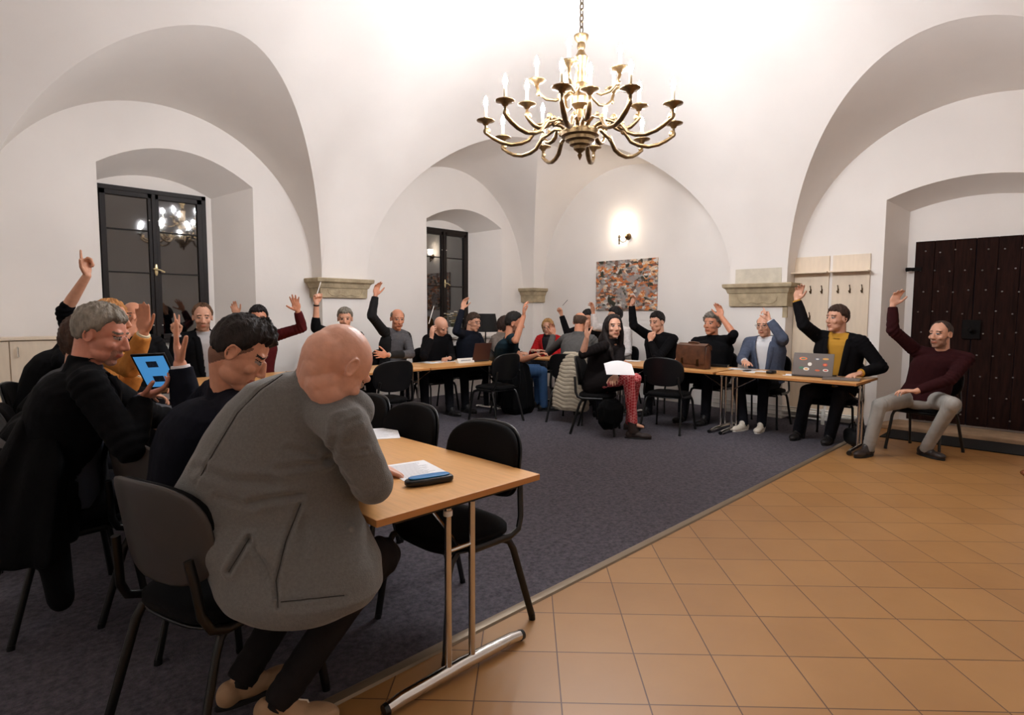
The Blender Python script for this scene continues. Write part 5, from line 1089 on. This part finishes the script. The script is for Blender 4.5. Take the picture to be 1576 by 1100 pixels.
mb = warp(pad(.14, .09, .03, .006), lambda x, y, z: (x, y, z+.016)); o = mb.build('purse', mat('purse_black', (14, 12, 12), .4), None, sharp=0); o.location = (6.78, 2.60, TZ+.0025); tag(o, 'small black pouch lying on the brown envelope', 'pouch')
mb = MB(); mb.box((-.12, -.17, 0), (.12, .17, .016)); o = mb.build('document_folder', mat('grey_folder', (112, 104, 98), .6), None, smooth=False, bevel=.004); o.location = (6.72, 1.86, TZ); o.rotation_euler = (0, 0, R(12)); tag(o, 'grey folder at the end of the right-hand table', 'folder')
mb = warp(pad(.145, .07, .009, .001), lambda x, y, z: (x, y, z+.005)); o = mb.build('phone', black_plastic, None, sharp=0); o.location = (6.88, 2.92, TZ); tag(o, 'black phone by the hand of the man in blazer', 'phone')
# paper on the seated woman's lap
P_ = onD(953, 568, 6.25); mb = MB(); A = P_; ur_ = nrm(V3(.7, -.7, -.02)); 
vs_ = []; nn = 8
for i in range(nn+1):
    for j in range(nn+1):
        q = A+ur_*(i/nn-.5)*.30+nrm(V3(.5, .5, .38))*(j/nn-.5)*.21+V3(0, 0, 1)*(.035*math.sin(PI*i/nn)*(j/nn)); vs_.append(q)
mb.add(vs_+[q-V3(0, 0, .0015) for q in vs_], [(i*(nn+1)+j, (i+1)*(nn+1)+j, (i+1)*(nn+1)+j+1, i*(nn+1)+j+1) for i in range(nn) for j in range(nn)]+[tuple(k+(nn+1)**2 for k in (i*(nn+1)+j, i*(nn+1)+j+1, (i+1)*(nn+1)+j+1, (i+1)*(nn+1)+j)) for i in range(nn) for j in range(nn)])
o = mb.build('paper_sheet', paper, None, origin=A); o.location = A; tag(o, 'white sheets held on the lap of the long-haired woman', 'paper')
# pens held up
W_ = onY(487, 455, 6.43); pen(W_, onY(494, 433, 6.43), 'white pen in the raised hand of the grey-haired man in black')
pen(onY(660, 498, 6.33), onY(668, 470, 6.33), 'white pencil sticking up from the hand of the writing bald man')
pen(onX(866, 470, 7.25), onX(874, 461, 7.25), 'pencil in the hand raised behind the balding man', (120, 116, 110))

# ---------------------------------------------------------------- clothes and bags about the room
def drape(name, c, levels, mt, label, cat, seed=1, vox=.012, amp=.012, extra=None):
    """hanging cloth: levels (z, dx, dy, rx, ry)"""
    rs = np.random.RandomState(seed); ph = rs.rand(6)*6; mb = MB(); rg = []
    for z, dx, dy, rx, ry in levels:
        rg.append([(c[0]+dx+rx*math.cos(a)*(1+.10*math.sin(5*a+ph[0]+z*4)+.06*math.sin(9*a+ph[1]-z*6)), c[1]+dy+ry*math.sin(a)*(1+.10*math.sin(6*a+ph[2]+z*3)+.05*math.sin(11*a+ph[3])), z+.015*math.sin(4*a+ph[4])) for a in [2*PI*j/48 for j in range(48)]])
    mb.rings(rg)
    if extra: extra(mb)
    O = V3(c[0], c[1], 0)
    o = remesh(mb, name, mt, None, O, vox, 4, disp=lambda p, n: vnoise(p*np.array([1, 1, .35]), 22, seed)*amp); o.location = O; tag(o, label, cat); return o
drape('coat', (.34, 3.22), [(.36, -.10, .20, .08, .30), (.42, -.10, .18, .20, .50), (.60, -.08, .14, .20, .44), (.80, -.03, .08, .17, .36), (.96, .0, .02, .10, .26), (1.0, 0, .0, .03, .18)], black_cloth, 'heavy black coat hanging over the chair back of the grey-haired man', 'coat', 3,
      extra=lambda m: (m.cone((.26, 3.40, .75), (.20, 3.50, .30), .08, .06), m.cone((.30, 3.0, .75), (.34, 2.98, .24), .07, .05)))
drape('coat', (.46, 4.45), [(.30, 0, .05, .15, .25), (.6, 0, .03, .16, .28), (.85, 0, 0, .10, .24), (.92, 0, 0, .04, .20)], black_cloth, 'dark coat on the chair beyond the grey-haired man', 'coat', 5)
vest_m = mat('beige_quilted_vest', (172, 160, 140), .85, bump=.5, bscale=30, noise=.1, nscale=20)
def quilt(p, n):
    v = p[:, 2]+(p[:, 0]-p[:, 1])*.12+.012*np.sin((p[:, 0]-p[:, 1])*22); return -.008*np.exp(-((np.mod(v*1/.05, 1)-.5)/.13)**2)+vnoise(p, 30, 4)*.004
ax_ = V3(.26, -.966, 0); vb = V3(5.78, 4.66, 0)    # along the chair back, facing away
mb = MB(); rg = []
for z, hw, d_ in ((.93, .13, .035), (.90, .17, .055), (.80, .18, .07), (.62, .22, .075), (.42, .25, .08), (.22, .26, .07), (.18, .22, .05)): rg.append([vb+ax_*(-.04)*(z < .5)+ax_*hw*math.cos(a)+V3(-.966, -.26, 0)*(d_*math.sin(a)+.02)+V3(0, 0, z) for a in [2*PI*j/36 for j in range(36)]])
mb.rings(rg); o = remesh(mb, 'quilted_vest', vest_m, None, vb, .008, 2, disp=quilt); o.location = vb; tag(o, 'beige quilted vest hung over the chair of the balding man in grey', 'vest')
drape('coat', (5.83, 5.72), [(.02, .0, 0, .20, .16), (.1, 0, 0, .26, .20), (.45, 0, 0, .24, .18), (.70, -.02, 0, .18, .14), (.76, 0, 0, .06, .05)], black_cloth, 'pile of dark coats hanging beside the man in teal down to the floor', 'coat', 8)
drape('coat', (5.45, 3.86), [(.12, .0, .0, .08, .07), (.2, 0, 0, .15, .13), (.36, 0, 0, .17, .14), (.44, 0, 0, .09, .08)], black_cloth, 'black coat bundled below the beige vest', 'coat', 9)
def handbag(c, s, label, seed):
    e = empty('bag', c, R(40), label, 'bag'); mb = warp(pad(.36, .24, .22, .03, p=2.6), lambda x, y, z: (x*s, z*s*.9, (y+.125)*s)); mb.build('bag_body', mat('black_nylon', (13, 13, 14), .7, bump=.4, bscale=25), e, sharp=0)
    for q in (-1, 1): mb = MB(); mb.tube([(-.08*s, q*.07*s, .22*s), (-.07*s, q*.05*s, .30*s), (0, q*.03*s, .335*s), (.07*s, q*.05*s, .30*s), (.08*s, q*.07*s, .22*s)], .010*s, 8); mb.build('handle', MATS['black_nylon'], e)
    mb = MB(); mb.tube([(-.13*s, 0, .245*s), (0, 0, .262*s), (.13*s, 0, .245*s)], .004*s, 6); mb.build('zip', grey_metal, e)
p = onD(22, 690, 4.6); handbag((.56, 6.95, .009), 1.3, 'black bag with two handles on the carpet at the far left', 1)
handbag((7.05, 1.78, .009), .75, 'small black bag on the floor by the end leg of the right-hand table', 2)
# dried flowers in a pot on the second window sill, and a black lampshade-like basket beside it
e = empty('flower_pot', (6.30, 7.72, 1.0), 0, 'pot of white and dry flowers before the second window', 'flowers'); mb = MB(); mb.lathe([(.07, 0), (.10, .16), (.105, .17), (.09, .17)], n=20); mb.build('pot', white_plastic, e)
rs = random.Random(5)
for i in range(26):
    a = rs.random()*6.3; r_ = rs.random()*.17; h_ = .24+rs.random()*.2; mb = MB(); mb.tube([(0, 0, .14), (r_*.5*math.cos(a), r_*.5*math.sin(a), h_*.7), (r_*math.cos(a), r_*math.sin(a), h_)], .003, 5); st_ = mb.build('stem', mat('stem_green', (70, 74, 46), .8), e)
    mb = MB()
    for k in range(5): mb.ell((r_*math.cos(a)+.018*math.cos(k*1.26), r_*math.sin(a)+.018*math.sin(k*1.26), h_+.005), (.015, .015, .008), n=8, k=5)
    mb.build('blossom', [mat('petal_white', (222, 214, 196), .7), mat('petal_dry', (128, 106, 62), .8)][i % 2], st_)
e = empty('chair_back_bag', (7.15, 7.62, .9), 0); bpy.data.objects.remove(e)
mb = MB(); mb.lathe([(.10, 1.10), (.115, 1.10), (.085, 1.34), (.075, 1.34)], n=24, cap=False); 
e = empty('table_lamp', (6.62, 7.25, 0), 0, 'floor lamp with black shade standing behind the man with glasses', 'lamp'); q = MB(); q.lathe([(.13, 0.009), (.13, .025), (.015, .035), (.012, .05), (.012, 1.2)], n=20); q.build('lamp_stand', black_metal, e)
q = MB(); q.lathe([(.22, 1.10), (.223, 1.10), (.165, 1.40), (.16, 1.40)], n=28, cap=False); q.build('lamp_shade', mat('black_shade', (14, 13, 13), .8), e)
e.name = 'floor_lamp'
# shoe tip at the right edge of the picture belongs to someone out of view
mb = MB(); c = V3(6.78, .34, 0)
for y, z, rx, ry, rz in ((0, .036, .045, .075, .034), (-.10, .04, .04, .08, .04), (-.17, .055, .038, .06, .055)): mb.ell(c+V3(-.03*0, y*1., z)+V3(0, 0, 0), (rx, ry, rz))
o = remesh(mb, 'shoe', mat('brown_shoe_leather', (120, 70, 40), .25), None, c, .006, 2); o.location = c; tag(o, 'brown leather shoe standing on the tiles at the right edge', 'shoe')
